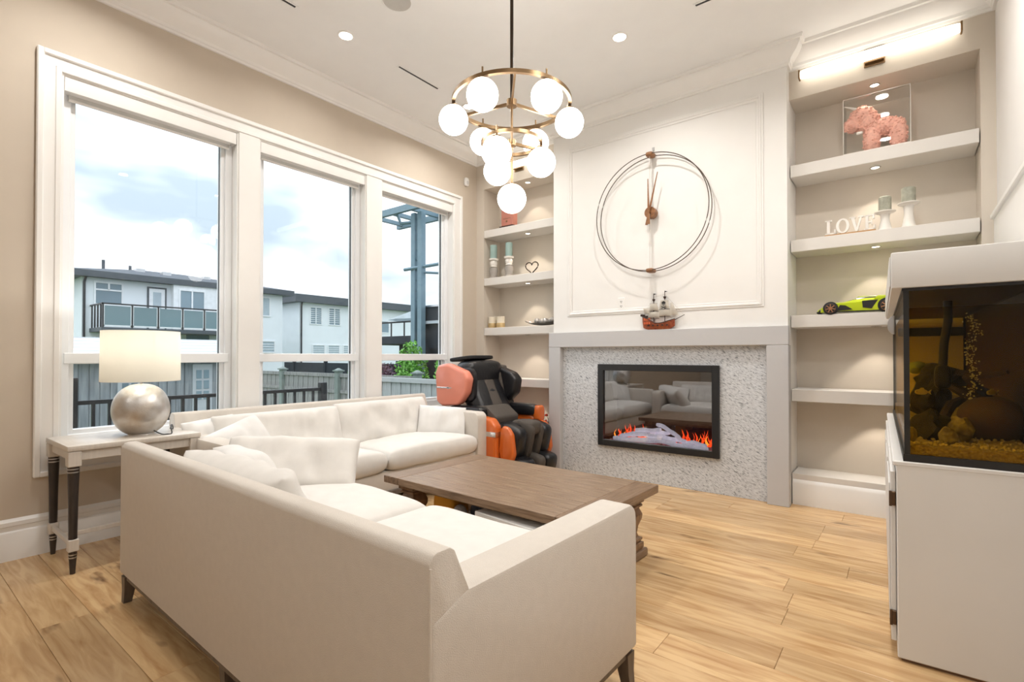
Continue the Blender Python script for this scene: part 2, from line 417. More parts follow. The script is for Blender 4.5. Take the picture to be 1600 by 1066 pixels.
# ================================================================== BUILT-IN SHELVES
PUCKS = []
def shelving(name, label, x0, x1, tops, th, bottom):
    t = thing(name, label, 'shelving', ((x0+x1)/2, YF, 0))
    cx = (x0+x1)/2
    for z in tops:
        MB().box(x0-cx+.001, x1-cx-.001, -.006, YN-YF-.001, z-th, z, bev=.003).done('shelf', M_SHELF, t)
    MB().box(x0-cx+.001, x1-cx-.001, 0, YN-YF-.001, .005, bottom, bev=.002).done('base_shelf', M_SHELF, t)
    return t
TOPS = (2.745, 2.135, 1.522, .925)
shelving('built_in_shelves', 'built-in taupe shelves right of the fireplace with a car and a pink unicorn', XBR+.006, 4.566, TOPS, .098, .245)
shelving('built_in_shelves', 'built-in taupe shelves between the windows and the fireplace holding teal candles', .126, XBL-.006, (2.71, 2.13, 1.53, .93), .09, .245)
# small spotlight under each shelf
pk = None
def puck(x, y, z, label, group):
    global pk
    if pk is None:
        pk = thing('shelf_spotlight', label, 'spotlight', (x, y, z), 0, group)
        MB().lathe([(.034, 0), (.036, -.004), (.028, -.006), (.026, -.002)], n=20).done('bezel', M_CHROME, pk)
        MB().lathe([(.0255, -.0005), (.0255, -.0035)], n=20).done('lens', emitter('puck_glow', (1, .85, .65), 9.0), pk)
        o = pk
    else:
        o = copy_tree(pk); o.location = (x, y, z); o['label'] = label; o['group'] = group
    ld = bpy.data.lights.new('spot', 'SPOT'); ld.energy = PUCK_W; ld.color = WARM; ld.spot_size = R(84); ld.spot_blend = .3; ld.shadow_soft_size = .02
    lo = bpy.data.objects.new('lamp', ld); COL.objects.link(lo); lo.parent = o; lo.location = (0, 0, -.012)
ordn = ['under the cabinet top above the pink unicorn', 'under the shelf carrying the pink unicorn', 'under the shelf carrying the LOVE letters',
        'under the shelf carrying the green car', 'under the lowest shelf']
ordl = ['under the cabinet top', 'under the shelf carrying the copper box', 'under the shelf carrying the teal candles',
        'under the shelf carrying the silver dish', 'under the lowest shelf']
for k, z in enumerate((3.285, 2.647, 2.037, 1.424, .827)):
    puck(3.985, 4.78, z-.0005, 'chrome shelf spotlight %s, right-hand shelves' % ordn[k], 'spotlights in the right-hand shelves')
for k, z in enumerate((3.215, 2.62, 2.04, 1.44, .84)):
    puck(.70, 4.76, z-.0005, 'chrome shelf spotlight %s, left-hand shelves' % ordl[k], 'spotlights in the left-hand shelves')
# linear wall lights above the niches
def bar_light(cx, z, ln, label):
    t = thing('wall_light', label, 'wall light', (cx, YF, z))
    MB().box(-.065, .065, -.014, 0, -.062, .07, bev=.003).done('mounting_plate', M_BRASS, t)
    MB().box(-.06, .06, -.045, -.012, -.045, -.02, bev=.003).done('bracket', M_BRASS, t)
    MB().squad((0, -.062, 0), (ln/2, .026, .032), .25, u=28).done('diffuser', emitter('bar_glow', (1, .94, .85), BAR_E), t)
    for s in (-1, 1):
        MB().box(s*ln/2-.006, s*ln/2+.006, -.092, -.034, -.036, .034, bev=.003).done('end_cap', M_BRASS, t)
    return t
bar_light(3.99, 3.435, .97, 'long glowing tubular wall light above the right-hand shelves')
bar_light(.66, 3.385, .90, 'glowing tubular wall light above the left-hand shelves, half hidden by the chandelier')

# ================================================================== FIREPLACE
M_GRANITE = None
def granite():
    m = bpy.data.materials.new('speckled_granite'); m.use_nodes = True; t = m.node_tree; b = t.nodes['Principled BSDF']
    tc = t.nodes.new('ShaderNodeTexCoord')
    def tex(scale, rot, st, det, dist=0.):
        mp0 = t.nodes.new('ShaderNodeMapping'); mp0.inputs['Rotation'].default_value = (0, R(rot), 0); t.links.new(tc.outputs['Object'], mp0.inputs[0])
        mp = t.nodes.new('ShaderNodeMapping'); mp.inputs['Scale'].default_value = st
        n = t.nodes.new('ShaderNodeTexNoise'); n.inputs['Scale'].default_value = scale; n.inputs['Detail'].default_value = det; n.inputs['Distortion'].default_value = dist
        n.inputs['Roughness'].default_value = .68
        t.links.new(mp0.outputs[0], mp.inputs[0]); t.links.new(mp.outputs[0], n.inputs['Vector']); return n
    a = tex(34, -30, (1, 1, 3.0), 9, .5)
    r = t.nodes.new('ShaderNodeValToRGB'); e = r.color_ramp.elements
    e[0].position = .37; e[0].color = (.17, .19, .22, 1); e[1].position = .60; e[1].color = (.70, .72, .745, 1)
    x = e.new(.46); x.color = (.55, .57, .595, 1)
    t.links.new(a.outputs['Fac'], r.inputs[0])
    k = tex(8, -28, (1, 1, 6.0), 5, .4)
    kr = t.nodes.new('ShaderNodeValToRGB'); kr.color_ramp.elements[0].position = .615; kr.color_ramp.elements[0].color = (0, 0, 0, 1)
    kr.color_ramp.elements[1].position = .70; kr.color_ramp.elements[1].color = (1, 1, 1, 1); t.links.new(k.outputs['Fac'], kr.inputs[0])
    mx = t.nodes.new('ShaderNodeMix'); mx.data_type = 'RGBA'; mx.inputs[7].default_value = (.07, .075, .085, 1)
    t.links.new(kr.outputs[0], mx.inputs[0]); t.links.new(r.outputs[0], mx.inputs[6]); t.links.new(mx.outputs[2], b.inputs['Base Color'])
    b.inputs['Roughness'].default_value = .28; return m
M_GRANITE = granite()
sr = thing('fireplace_surround', 'grey painted fireplace surround framing a speckled granite slab', 'fireplace surround', (2.298, 4.56, 0))
MB().box(-1.133, 1.133, -.063, -.0205, 1.283, 1.438, bev=.004).done('mantel_beam', M_SURR, sr)
MB().box(-1.133, -.993, -.063, .035, 0, 1.282, bev=.004).done('leg', M_SURR, sr)
MB().box(.972, 1.133, -.063, .035, 0, 1.282, bev=.004).done('leg', M_SURR, sr)
g = MB(); gx0, gx1 = -.993, .972
g.box(gx0, -.53, 0, .035, .001, 1.282); g.box(.56, gx1, 0, .035, .001, 1.282); g.box(-.53, .56, 0, .035, 1.08, 1.282); g.box(-.53, .56, 0, .035, .001, .34)
g.done('granite_slab', M_GRANITE, sr, smooth=None)
ef = thing('electric_fireplace', 'black framed electric fireplace insert with white logs and red flames', 'fireplace', (2.31, 4.56, .3076))
hw, hh = .583, .8053
f = MB(); b_ = .062
f.frame('y', -.033, -.001, -hw, hw, 0, hh, b_, bev=.004)
f.done('frame', mat('insert_frame_black', (.014, .015, .017), .35), ef)
fb = MB(); dp = .30; M_FB = mat('firebox_black', (.008, .007, .007), .6)
fb.box(-.545, .545, dp, dp+.01, .03, hh-.03); fb.box(-.545, -.535, -.001, dp, .03, hh-.03); fb.box(.535, .545, -.001, dp, .03, hh-.03)
fb.box(-.545, .545, -.001, dp, .03, .04); fb.box(-.545, .545, -.001, dp, hh-.04, hh-.03)
fb.done('firebox', M_FB, ef, smooth=None)
MB().box(-hw+b_-.005, hw-b_+.005, -.012, -.008, b_-.005, hh-b_+.005).done('glass_front', glass('fireplace_glass', (.80, .80, .82), .9, 0, 1.55, base=.19), ef, smooth=None)
M_LOG = mat('white_birch_log', (.62, .59, .66), .8, col2=(.92, .91, .94), vscale=30, bump=.2, bscale=30, emit=(.90, .87, 1.0), es=.34)  # emission stands in for light falling on the logs from below
logs = [((-.44, .035, .075), (-.12, .03, .085), .021), ((-.16, .03, .075), (.18, .025, .085), .023), ((.12, .03, .08), (.47, .04, .062), .020), ((-.30, .08, .115), (.02, .05, .120), .019),
        ((-.24, .11, .165), (.02, .09, .185), .019), ((-.03, .12, .235), (.22, .05, .125), .017), ((-.02, .09, .13), (.26, .08, .105), .019), ((-.40, .09, .085), (-.18, .12, .12), .018), ((-.10, .13, .15), (.10, .12, .165), .016), ((.22, .10, .085), (.44, .09, .075), .017)]
for q, (a, b, r_) in enumerate(logs):
    A, B = Vector(a), Vector(b); pts = []; rr = []
    for i in range(11):
        u = i/10; p = A.lerp(B, u)+Vector((0, 0, .016*math.sin(u*PI)*(1 if q % 2 else -.3)+.004*math.sin(u*11+q)))
        pts.append(p); rr.append(1.12*r_*(1+.12*noise.noise(p*30))*(.8 if i in (0, 10) else 1))
    MB().tube(pts, rr, 10).done('log', M_LOG, ef)
em = MB(); rng = random.Random(5)
for k in range(240):
    em.ico((rng.uniform(-.5, .5), rng.uniform(.015, .26), .045+rng.random()*.012), rng.uniform(.006, .014), 1)
o = em.done('ember_bed', mat('ember_crystals', (.10, .03, .03), .5, col2=(.7, .6, .75), vscale=40, emit=(.5, .10, .08), es=.35), ef); o['kind'] = 'stuff'
M_FLAME = mat('flame_red', (.6, .03, .01), .5, emit=(1.0, .075, .012), es=1.5); M_FLAMEY = mat('flame_orange', (.9, .25, .02), .5, emit=(1.0, .30, .03), es=2.0)
rng = random.Random(11)
fl1, fl2 = MB(), MB()
for k in range(52):
    side = rng.random()
    x = rng.uniform(-.50, -.20) if side < .42 else (rng.uniform(.14, .50) if side < .92 else rng.uniform(-.2, .2))
    y = rng.uniform(.15, .28); h = rng.uniform(.04, .15)*(1.0 if side < .92 else .6); wd = rng.uniform(.009, .024)
    z0 = .06; mbf = fl2 if rng.random() < .22 else fl1
    if mbf is fl2: h *= .75
    pts = [(x+.012*math.sin(u*5+k), y, z0+h*u) for u in (0, .2, .4, .6, .8, 1)]
    mbf.tube(pts, [wd*.9, wd*1.1, wd*.95, wd*.65, wd*.35, wd*.05], 6, flat=(1, .35))
o = fl1.done('flames', M_FLAME, ef); o['kind'] = 'stuff'
o = fl2.done('flame_tips', M_FLAMEY, ef); o['kind'] = 'stuff'

# ================================================================== CEILING FIXTURES
dl0 = None
M_DL = emitter('downlight_glow', (1, .93, .82), 14.0)
def downlight(x, y, label):
    global dl0
    if dl0 is None:
        dl0 = thing('ceiling_downlight', label, 'downlight', (x, y, CZ), 0, 'recessed ceiling downlights')
        MB().lathe([(.062, 0), (.064, -.004), (.05, -.009), (.047, -.004)], n=28).done('bezel', M_TRIM, dl0)
        MB().lathe([(.0465, -.001), (.0465, -.006)], n=28).done('lens', M_DL, dl0); o = dl0
    else: o = copy_tree(dl0); o.location = (x, y, CZ); o['label'] = label
    ld = bpy.data.lights.new('downlight', 'AREA'); ld.shape = 'DISK'; ld.size = .10; ld.energy = DL_W; ld.color = (1, .97, .93); ld.spread = R(150)
    lo = bpy.data.objects.new('lamp', ld); COL.objects.link(lo); lo.parent = o; lo.location = (0, 0, -.02)
downlight(.749, 2.293, 'glowing recessed ceiling downlight above the middle window')
downlight(2.418, 3.608, 'glowing recessed ceiling downlight in front of the chimney breast')
downlight(.74, 3.70, 'glowing recessed ceiling downlight half hidden behind the chandelier')
for k, (x, y) in enumerate(((4.0, 3.4), (4.0, 2.2), (.75, .85), (4.0, .4), (1.6, -2.6), (3.4, -2.6))):  # unseen downlights, added to brighten the interior
    downlight(x, y, 'added unseen ceiling downlight brightening the room, ' + ['over the aquarium', 'right of the coffee table', 'over the side table', 'over the camera', 'left of the rear room', 'right of the rear room'][k])
def slot(x0, x1, y0, y1, label):
    t = thing('ceiling_vent', label, 'vent', ((x0+x1)/2, (y0+y1)/2, CZ)); a, b = (x1-x0)/2, (y1-y0)/2
    MB().box(-a, a, -b, b, -.003, 0).done('slot', M_BLACK, t, smooth=None)
    f = MB(); q = .012
    f.box(-a-q, -a, -b-q, b+q, -.006, 0, bev=.001); f.box(a, a+q, -b-q, b+q, -.006, 0, bev=.001); f.box(-a, a, -b-q, -b, -.006, 0, bev=.001); f.box(-a, a, b, b+q, -.006, 0, bev=.001)
    f.done('flange', M_CEIL, t)
slot(.731, .753, 2.82, 3.28, 'black slot ceiling vent above the window nearest the shelves')
slot(.735, .757, 1.40, 1.885, 'black slot ceiling vent cut by the top edge, above the leftmost window')
slot(3.0, 3.46, 3.60, 3.622, 'black slot ceiling vent cut by the top edge, right of the chandelier')
t = thing('ceiling_speaker', 'round flat grey ceiling speaker grille cut by the top edge', 'speaker', (1.36, 2.29, CZ))
MB().lathe([(.105, 0), (.107, -.004), (.098, -.007), (.097, -.004)], n=36).done('rim', M_CEIL, t)
MB().lathe([(.0965, -.001), (.0965, -.005)], n=36).done('grille', mat('speaker_mesh', (.62, .60, .57), .7, bump=.5, bscale=700), t)
t = thing('motion_sensor', 'small white motion sensor on the wall above the window nearest the shelves', 'sensor', (0, 4.449, 3.277))
MB().squad((.018, 0, 0), (.02, .032, .05), .5).done('housing', M_TRIM, t)
MB().squad((.036, 0, -.012), (.004, .02, .022), .6).done('lens', mat('sensor_lens', (.6, .6, .6), .3), t)

# ================================================================== CHANDELIER
CHX, CHY = 2.25, 2.455
chd = thing('chandelier', 'two-tier bronze ring chandelier with ten glowing white glass globes', 'chandelier', (CHX, CHY, CZ))
MB().lathe([(.001, 0), (.075, 0), (.075, -.018), (.06, -.028), (.012, -.032), (.001, -.032)], n=28).done('ceiling_canopy', M_DKBRONZE, chd)
zr1, zr2 = 2.753-CZ, 2.506-CZ
MB().cyl((0, 0, -.03), (0, 0, zr1), .0105, n=12).done('upper_rod', M_DKBRONZE, chd)
MB().cyl((0, 0, zr1), (0, 0, 2.245-CZ), .0075, n=12).done('lower_rod', M_BRASS, chd)
def ring(r, z, hh, tt, hubr):
    n = 72; mb = MB(); rows = []
    pr = [(r-tt/2, -hh/2), (r+tt/2, -hh/2), (r+tt/2, hh/2), (r-tt/2, hh/2)]
    for k in range(n):
        a = 2*PI*k/n; rows.append([mb.bm.verts.new((q*math.cos(a), q*math.sin(a), z+h)) for q, h in pr])
    for k in range(n):
        A, B = rows[k], rows[(k+1) % n]
        for j in range(4): mb.bm.faces.new((A[j], A[(j+1) % 4], B[(j+1) % 4], B[j]))
    rg = mb.done('ring', M_BRASS, chd, smooth=40)
    MB().lathe([(.012, hh*.9), (hubr, hh*.9), (hubr, -hh*.9), (.012, -hh*.9)], c=(0, 0, z), n=24).done('hub', M_BRASS, chd)
    return rg
ax = Vector((math.cos(R(37.755)), math.sin(R(37.755)), 0)); nr = Vector((math.sin(R(37.755)), -math.cos(R(37.755)), 0))
def cdir(deg): return ax*math.cos(R(deg))+nr*math.sin(R(deg))
M_GLOBE = emitter('globe_glow', (1.0, .96, .91), GLOBE_E)
def globe(p, top):
    g_ = MB().sph(p, .0885, u=28, v=18).done('globe', M_GLOBE, chd)
    c = MB(); c.lathe([(.03, .078), (.034, .088), (.012, .096), (.009, .10)], c=p, n=16); c.done('globe_cap', M_BRASS, g_)
    MB().cyl((p[0], p[1], p[2]+.095), (p[0], p[1], top), .0055, n=10).done('globe_stem', M_BRASS, g_)
ring(.357, zr1, .022, .020, .032); ring(.181, zr2, .020, .017, .026)
for z, r_, offs in ((zr1, .357, (87, 207, 327)), (zr2, .181, (90, 210, 330))):
    for d in offs:
        v = cdir(d); q = v.to_track_quat('X', 'Z').to_matrix().to_4x4(); q.translation = (0, 0, z)
        MB().box(.02, r_, -.006, .006, -.009, .009, M=q).done('spoke', M_BRASS, chd, smooth=None)
for k in range(6):
    v = cdir(57+60*k)*.357; globe((v.x, v.y, zr1-.112), zr1+.045)
for k in range(3):
    v = cdir(119+120*k)*.181; globe((v.x, v.y, zr2-.118), zr2+.04)
globe((0, 0, 2.163-CZ), 2.163-CZ+.11)

# ================================================================== SOFAS
def make_sofa(name, label, loc, rz, Ln, D, H, AH, seat_x, aw=.125):
    t = thing(name, label, 'sofa', loc, R(rz)); z0 = .145
    # backrest: near-vertical outer face, sloped inner face
    prof = [(0, z0), (.0, H-.02), (.012, H-.004), (.026, H), (.062, H), (.078, H-.010), (.118, AH+.004), (.20, AH-.20), (.21, z0)]
    MB().prism(prof, 'x', 0, Ln, bev=.006).done('backrest', M_FABRIC, t)
    for s in (0, 1):
        xa, xb = (0, aw) if s == 0 else (Ln-aw, Ln)
        MB().prism([(.006, z0), (.006, AH-.04), (.118, AH), (D-.04, AH), (D-.008, AH-.025), (D, AH-.06), (D, z0)], 'x', xa-(.004 if s == 0 else 0), xb+(.004 if s else 0), bev=.012).done('arm', M_FABRIC, t)
    MB().box(aw-.01, Ln-aw+.01, .15, D-.03, z0, .30, bev=.012, seg=2).done('base', M_FABRIC, t)
    rail = MB().box(.012, Ln-.012, .012, D-.012, .112, z0+.004, bev=.004); rail.done('plinth_rail', M_GREYWOOD, t)
    pip = MB(); pip.tube([(Ln-.001, .003, z0+.01), (Ln-.001, .003, H-.03)], .0035, 6); pip.tube([(.001, .003, z0+.01), (.001, .003, H-.03)], .0035, 6)
    pip.done('piping', M_FABRIC, t)
    xs = [aw+.004]+list(seat_x)+[Ln-aw-.004]
    for k, (a, b) in enumerate(zip(xs, xs[1:])):
        MB().pillow(b-a-.006, D-.20, .17, Mx(((a+b)/2, .20+(D-.20)/2+.012, .385)), n=30, p=14, ex=.30, crown=.028, wr=.010, seed=k*7+Ln, pinch=.004, wf=2.2).done('seat_cushion', M_CUSH, t, smooth=60)
    for (x, y, sx_, sy_) in ((.03, .03, -1, -1), (Ln-.03, .03, 1, -1), (.03, D-.035, -1, 1), (Ln-.03, D-.035, 1, 1), (Ln/2, .05, 0, 0), (Ln/2, D-.05, 0, 0)):
        m = MB(); r = []
        # square tapered splayed leg
        for (z, q, off) in ((.13, .026, 0), (.06, .021, .004), (0, .017, .012)):
            r.append([m.bm.verts.new((x+off*sx_+i*q, y+off*sy_*.6+j*q, z)) for i, j in ((-1, -1), (1, -1), (1, 1), (-1, 1))])
        for A, B in zip(r, r[1:]):
            for k in range(4): m.bm.faces.new((A[k], A[(k+1) % 4], B[(k+1) % 4], B[k]))
        m.bm.faces.new(r[0]); m.bm.faces.new(r[-1]); m.done('leg', M_GREYWOOD, t)
    return t
make_sofa('sofa', 'cream linen sofa in the foreground seen from behind, with two seat cushions', (1.13, .79, 0), -1.16, 2.225, 1.0, .775, .665, (1.112,))
make_sofa('sofa', 'cream linen sofa standing under the windows facing the fireplace', (.085, 3.66, 0), -90, 2.32, .93, .80, .665, (1.16,))
def cushion(label, w, h, t_, M, m=None, seed=0, group=None, p=2.8, ex=.55, wr=.022, name='cushion', cat='cushion', pinch=.012):
    o = MB().pillow(w, h, t_, Matrix.Identity(4), n=40, p=p, ex=ex, wr=wr*1.25, seed=seed, pinch=pinch, wf=6.5).done(name, m or M_CUSH, None, smooth=70)
    o.matrix_world = M; o.location = M.translation; o.rotation_euler = M.to_euler(); return tag(o, label, cat, group)
# local pillow: x = width, y = height (up), z = thickness (face)
def stand(loc, face, lean, roll=0):
    """a pillow standing up: face = world heading (deg, 0 = +x, 90 = +y) its front looks to, lean back in deg"""
    return Matrix.Translation(loc) @ Matrix.Rotation(R(face+90), 4, 'Z') @ Matrix.Rotation(R(90-lean), 4, 'X') @ Matrix.Rotation(R(roll), 4, 'Z')
cushion('long cream back cushion leaning on the window sofa, farther from the fireplace', .98, .36, .20, stand((.43, 1.98, .605), 0, 18, 0), seed=2, p=6, ex=.5)
cushion('long cream back cushion leaning on the window sofa, nearer the fireplace and massage chair', 1.0, .39, .20, stand((.43, 2.93, .605), 0, 18, 0), seed=9, p=6, ex=.5)
cushion('small pale throw cushion against the arm of the window sofa beside the massage chair', .44, .28, .14, stand((.70, 3.38, .585), -42, 24, -5), M_THROW, seed=4)
cushion('pale throw cushion tipped across the far end of the window sofa behind the lamp cord', .42, .30, .14, stand((.56, 1.62, .60), 8, 30, 18), M_THROW, seed=14)
cushion('pale throw cushion half hidden behind another at the lamp end of the window sofa', .34, .28, .12, stand((.38, 1.50, .63), 0, 18, 6), M_THROW, seed=24)
cushion('long cream cushion slumped diagonally in the corner of the foreground sofa', .72, .33, .18, stand((1.39, 1.52, .575), -38, 38, -4), seed=31, p=6, ex=.5, wr=.018)
cushion('plump pale throw cushion lying on the end of the foreground sofa by the side table', .38, .34, .22, stand((1.33, 1.30, .575), 75, 52, 4), M_THROW, seed=41, p=2.2)
cushion('long cream back cushion lying along the back of the foreground sofa', .95, .33, .19, stand((1.80, 1.07, .575), 90, 24, 0), seed=52, p=6, ex=.5)

# ================================================================== COFFEE TABLE
TT = .415
ct = thing('coffee_table', 'weathered wooden coffee table with carved baluster legs before the fireplace', 'table', (2.21, 2.545, 0), R(-1.7))
tw, td = 1.50, .895
nb = 6; bw = (td)/nb
for k in range(nb):
    y0 = -td/2+k*bw
    MB().box(-tw/2+.145, tw/2-.145, y0+.0008, y0+bw-.0008, TT-.045, TT, bev=.002).done('top_plank', M_TABLE, ct)
for s in (-1, 1):
    MB().box(min(s*tw/2, s*(tw/2-.143)), max(s*tw/2, s*(tw/2-.143)), -td/2, td/2, TT-.046, TT+.0005, bev=.003).done('breadboard_end', M_TABLEX, ct)
MB().box(-tw/2+.10, tw/2-.10, -td/2+.09, -td/2+.115, TT-.085, TT-.046, bev=.002).done('apron', M_TLEG, ct)
MB().box(-tw/2+.10, tw/2-.10, td/2-.115, td/2-.09, TT-.085, TT-.046, bev=.002).done('apron', M_TLEG, ct)
for s in (-1, 1):
    MB().box(s*.62-.085, s*.62+.085, -td/2+.05, td/2-.05, .0, .045, bev=.006).done('sled_foot', M_TABLEX, ct)
    MB().box(s*.62-.075, s*.62+.075, -td/2+.08, td/2-.08, TT-.075, TT-.046, bev=.004).done('bearer', M_TLEG, ct)
    for q in (-1, 1):
        prof = [(.072, .045), (.076, .06), (.076, .085), (.06, .09), (.07, .10), (.07, .112), (.05, .118), (.044, .14), (.05, .18), (.068, .225), (.07, .25), (.055, .285),
                (.05, .292), (.07, .298), (.07, .31), (.058, .316), (.078, .324), (.078, .342)]
        MB().lathe([(r*.92, z) for r, z in prof], c=(s*.62, q*.30, 0), n=4, sq=True).done('leg', M_TLEG, ct, smooth=25)
MB().box(-.55, .55, -.05, .05, .045, .08, bev=.004).done('stretcher', M_TLEG, ct)
# things kept under the table
def limp(name, label, cat, loc, a, e, m, rz=0, wr=.02, seed=0):
    mb = MB().squad((0, 0, 0), a, e, u=28, v=18)
    for v in mb.bm.verts: v.co += v.co.normalized()*noise.noise(v.co*9+Vector((seed, 0, 0)))*wr
    zmin = min(v.co.z for v in mb.bm.verts)
    for v in mb.bm.verts: v.co.z -= zmin
    o = mb.done(name, m, None, smooth=60); o.location = loc; o.rotation_euler = (0, 0, R(rz)); return tag(o, label, cat)
M_ORANGE = mat('orange_canvas', (.72, .33, .03), .8, var=.12, bump=.2, bscale=90)
limp('storage_bag', 'orange canvas bag under the coffee table next to its near left leg', 'bag', (1.83, 2.36, .005), (.085, .10, .165), .4, M_ORANGE, 10, .015, 3)
limp('plush_toy', 'small rounded grey plush shape under the coffee table beside the denim bag', 'toy', (1.99, 2.27, .005), (.05, .05, .14), .8, mat('grey_plush', (.42, .40, .39), .95, bump=.4, bscale=200), 0, .006, 5)
M_DENIM = mat('dark_denim', (.035, .045, .075), .85, col2=(.12, .14, .19), vscale=14, bump=.3, bscale=120)
bag = thing('backpack', 'dark denim backpack with pale stitching under the coffee table', 'bag', (2.10, 2.44, .005), R(10))
mb = MB().squad((0, 0, .155), (.12, .09, .15), .45, u=28, v=18)
for v in mb.bm.verts: v.co += v.co.normalized()*noise.noise(v.co*11)*.012
mb.done('body', M_DENIM, bag, smooth=60)
MB().squad((0, -.09, .10), (.085, .025, .075), .45).done('front_pocket', M_DENIM, bag)
sm = MB()
for k in range(5): sm.box(-.06+k*.022, -.045+k*.022, -.096, -.09, .232+.004*(k % 2), .244+.004*(k % 3), bev=.001)
sm.done('pale_print', mat('pale_print', (.55, .57, .62), .8), bag)
MB().tube([(.03*math.cos(u*PI/8)*1.6, 0, .30+.03*math.sin(u*PI/8)) for u in range(9)], .007, 8).done('handle', M_DENIM, bag)
bx = thing('storage_box', 'long white cardboard box under the coffee table', 'box', (2.56, 2.14, .003), R(-7))
MB().box(-.30, .30, -.055, .055, 0, .27, bev=.003).done('body', mat('grey_white_card', (.50, .50, .48), .6), bx)
MB().box(-.306, .306, -.061, .061, .262, .328, bev=.004).done('lid', mat('white_card', (.80, .80, .78), .55), bx)
limp('dark_bag', 'black bag at the back under the coffee table', 'bag', (2.30, 2.78, .005), (.34, .10, .13), .5, mat('black_nylon', (.012, .012, .014), .6, bump=.2, bscale=60), 0, .03, 8)

# ================================================================== SIDE TABLE + LAMP
stb = thing('side_table', 'silvery console side table with slim black tapered legs beside the window', 'table', (.045, .70, 0))
sw, sd, sh = .52, .66, .703
MB().box(0, sw, 0, sd, sh-.03, sh, bev=.005, seg=2).done('top', M_SIDE, stb)
ap = MB(); ap.box(.02, sw-.02, .018, .036, sh-.085, sh-.031, bev=.003); ap.box(.02, sw-.02, sd-.036, sd-.018, sh-.085, sh-.031, bev=.003)
ap.box(.018, .036, .04, sd-.04, sh-.085, sh-.031, bev=.003); ap.box(sw-.036, sw-.018, .04, sd-.04, sh-.085, sh-.031, bev=.003)
ap.done('apron', M_SIDE, stb)
for i, x in enumerate((.032, sw-.032)):
    for j, y in enumerate((.032, sd-.032)):
        MB().box(x-.03, x+.03, y-.03, y+.03, sh-.115, sh-.032, bev=.004).done('corner_block', M_SIDE, stb)
        lg = MB(); lg.lathe([(.026, sh-.115), (.026, sh-.15), (.022, .40), (.019, .165), (.0185, .11), (.012, 0)], c=(x, y, 0), n=16)
        l_ = lg.done('leg', M_WENGE, stb)
        MB().box(x-.0235, x+.0235, y-.0235, y+.0235, .125, .19, bev=.003).done('stretcher_block', M_SIDE, l_)
        rg = MB()
        for z, r_ in ((sh-.128, .028), (sh-.145, .0275), (.106, .0195), (.09, .019)):
            rg = MB(); rg.lathe([(r_-.004, z-.003), (r_, z-.003), (r_, z+.003), (r_-.004, z+.003)], c=(x, y, 0), n=16); rg.done('silver_ring', M_STEEL, l_)
for y in (.032, sd-.032): MB().box(.055, sw-.055, y-.011, y+.011, .145, .172, bev=.002).done('stretcher', M_SIDE, stb)
MB().box(sw/2-.011, sw/2+.011, .043, sd-.043, .146, .171, bev=.002).done('stretcher', M_SIDE, stb)
lp = thing('table_lamp', 'table lamp with a round mottled silver base and white drum shade', 'lamp', (.335, 1.10, sh))
prof = []
for k in range(25):
    a = -PI/2+PI*(k/24)*.985+.02; z = .155+.163*math.sin(a); r_ = .153*abs(math.cos(a))**.86
    if z < .004: continue
    prof.append((max(r_, .012), z))
MB().lathe([(.07, .0)]+prof, n=44).done('base', M_SILVER, lp, smooth=50)
MB().cyl((0, 0, .315), (0, 0, .40), .008, n=12).done('stem', M_CHROME, lp)
MB().cyl((0, 0, .38), (0, 0, .45), .016, n=14).done('socket', M_BRASS, lp)
MB().sph((0, 0, .50), .03, (1, 1, 1.25), 18, 12).done('bulb', mat('bulb_glass', (.85, .84, .80), .2), lp)
ld = bpy.data.lights.new('shade_fill', 'POINT'); ld.energy = 3.6; ld.color = (1, .98, .94); ld.shadow_soft_size = .035  # point light added inside the drum to brighten the shade
lo = bpy.data.objects.new('shade_fill', ld); COL.objects.link(lo); lo.parent = lp; lo.location = (0, 0, .56)
shd = MB(); zb_, zt_, rb, rt = .335, .648, .209, .206
shd.lathe([(rb, zb_), (rt, zt_), (rt-.004, zt_), (rb-.004, zb_)], n=64)
bmesh.ops.delete(shd.bm, geom=[f for f in shd.bm.faces if len(f.verts) > 4], context='FACES_ONLY')
A = [v for v in shd.bm.verts]
n_ = 64
for k in range(n_): shd.bm.faces.new((A[k], A[(k+1) % n_], A[3*n_+(k+1) % n_], A[3*n_+k]))
shd.done('shade', M_SHADE, lp, smooth=40)
sp = MB()
for k in range(3): a = 2*PI*k/3; sp.tube([(.014*math.cos(a), .014*math.sin(a), .44), (rt*.99*math.cos(a), rt*.99*math.sin(a), zt_-.02)], .002, 6)
sp.done('shade_spider', M_STEEL, lp)
pts = [(.13, .03, .03), (.165, .06, .008), (.165, .09, .004), (.15, .12, .004), (.11, .13, .03), (.05, .15, .045), (-.02, .18, .035), (-.07, .20, .004), (-.12, .20, .004)]
def smooth_path(P, n=6):
    P = [Vector(p) for p in P]; o = []
    for i in range(len(P)-1):
        p0, p1, p2, p3 = P[max(i-1, 0)], P[i], P[i+1], P[min(i+2, len(P)-1)]
        for k in range(n):
            t = k/n; o.append(.5*((2*p1)+(p2-p0)*t+(2*p0-5*p1+4*p2-p3)*t*t+(3*p1-p0-3*p2+p3)*t**3))
    return o+[P[-1]]
MB().tube(smooth_path(pts), .0035, 8).done('power_cord', M_BLACK, lp)

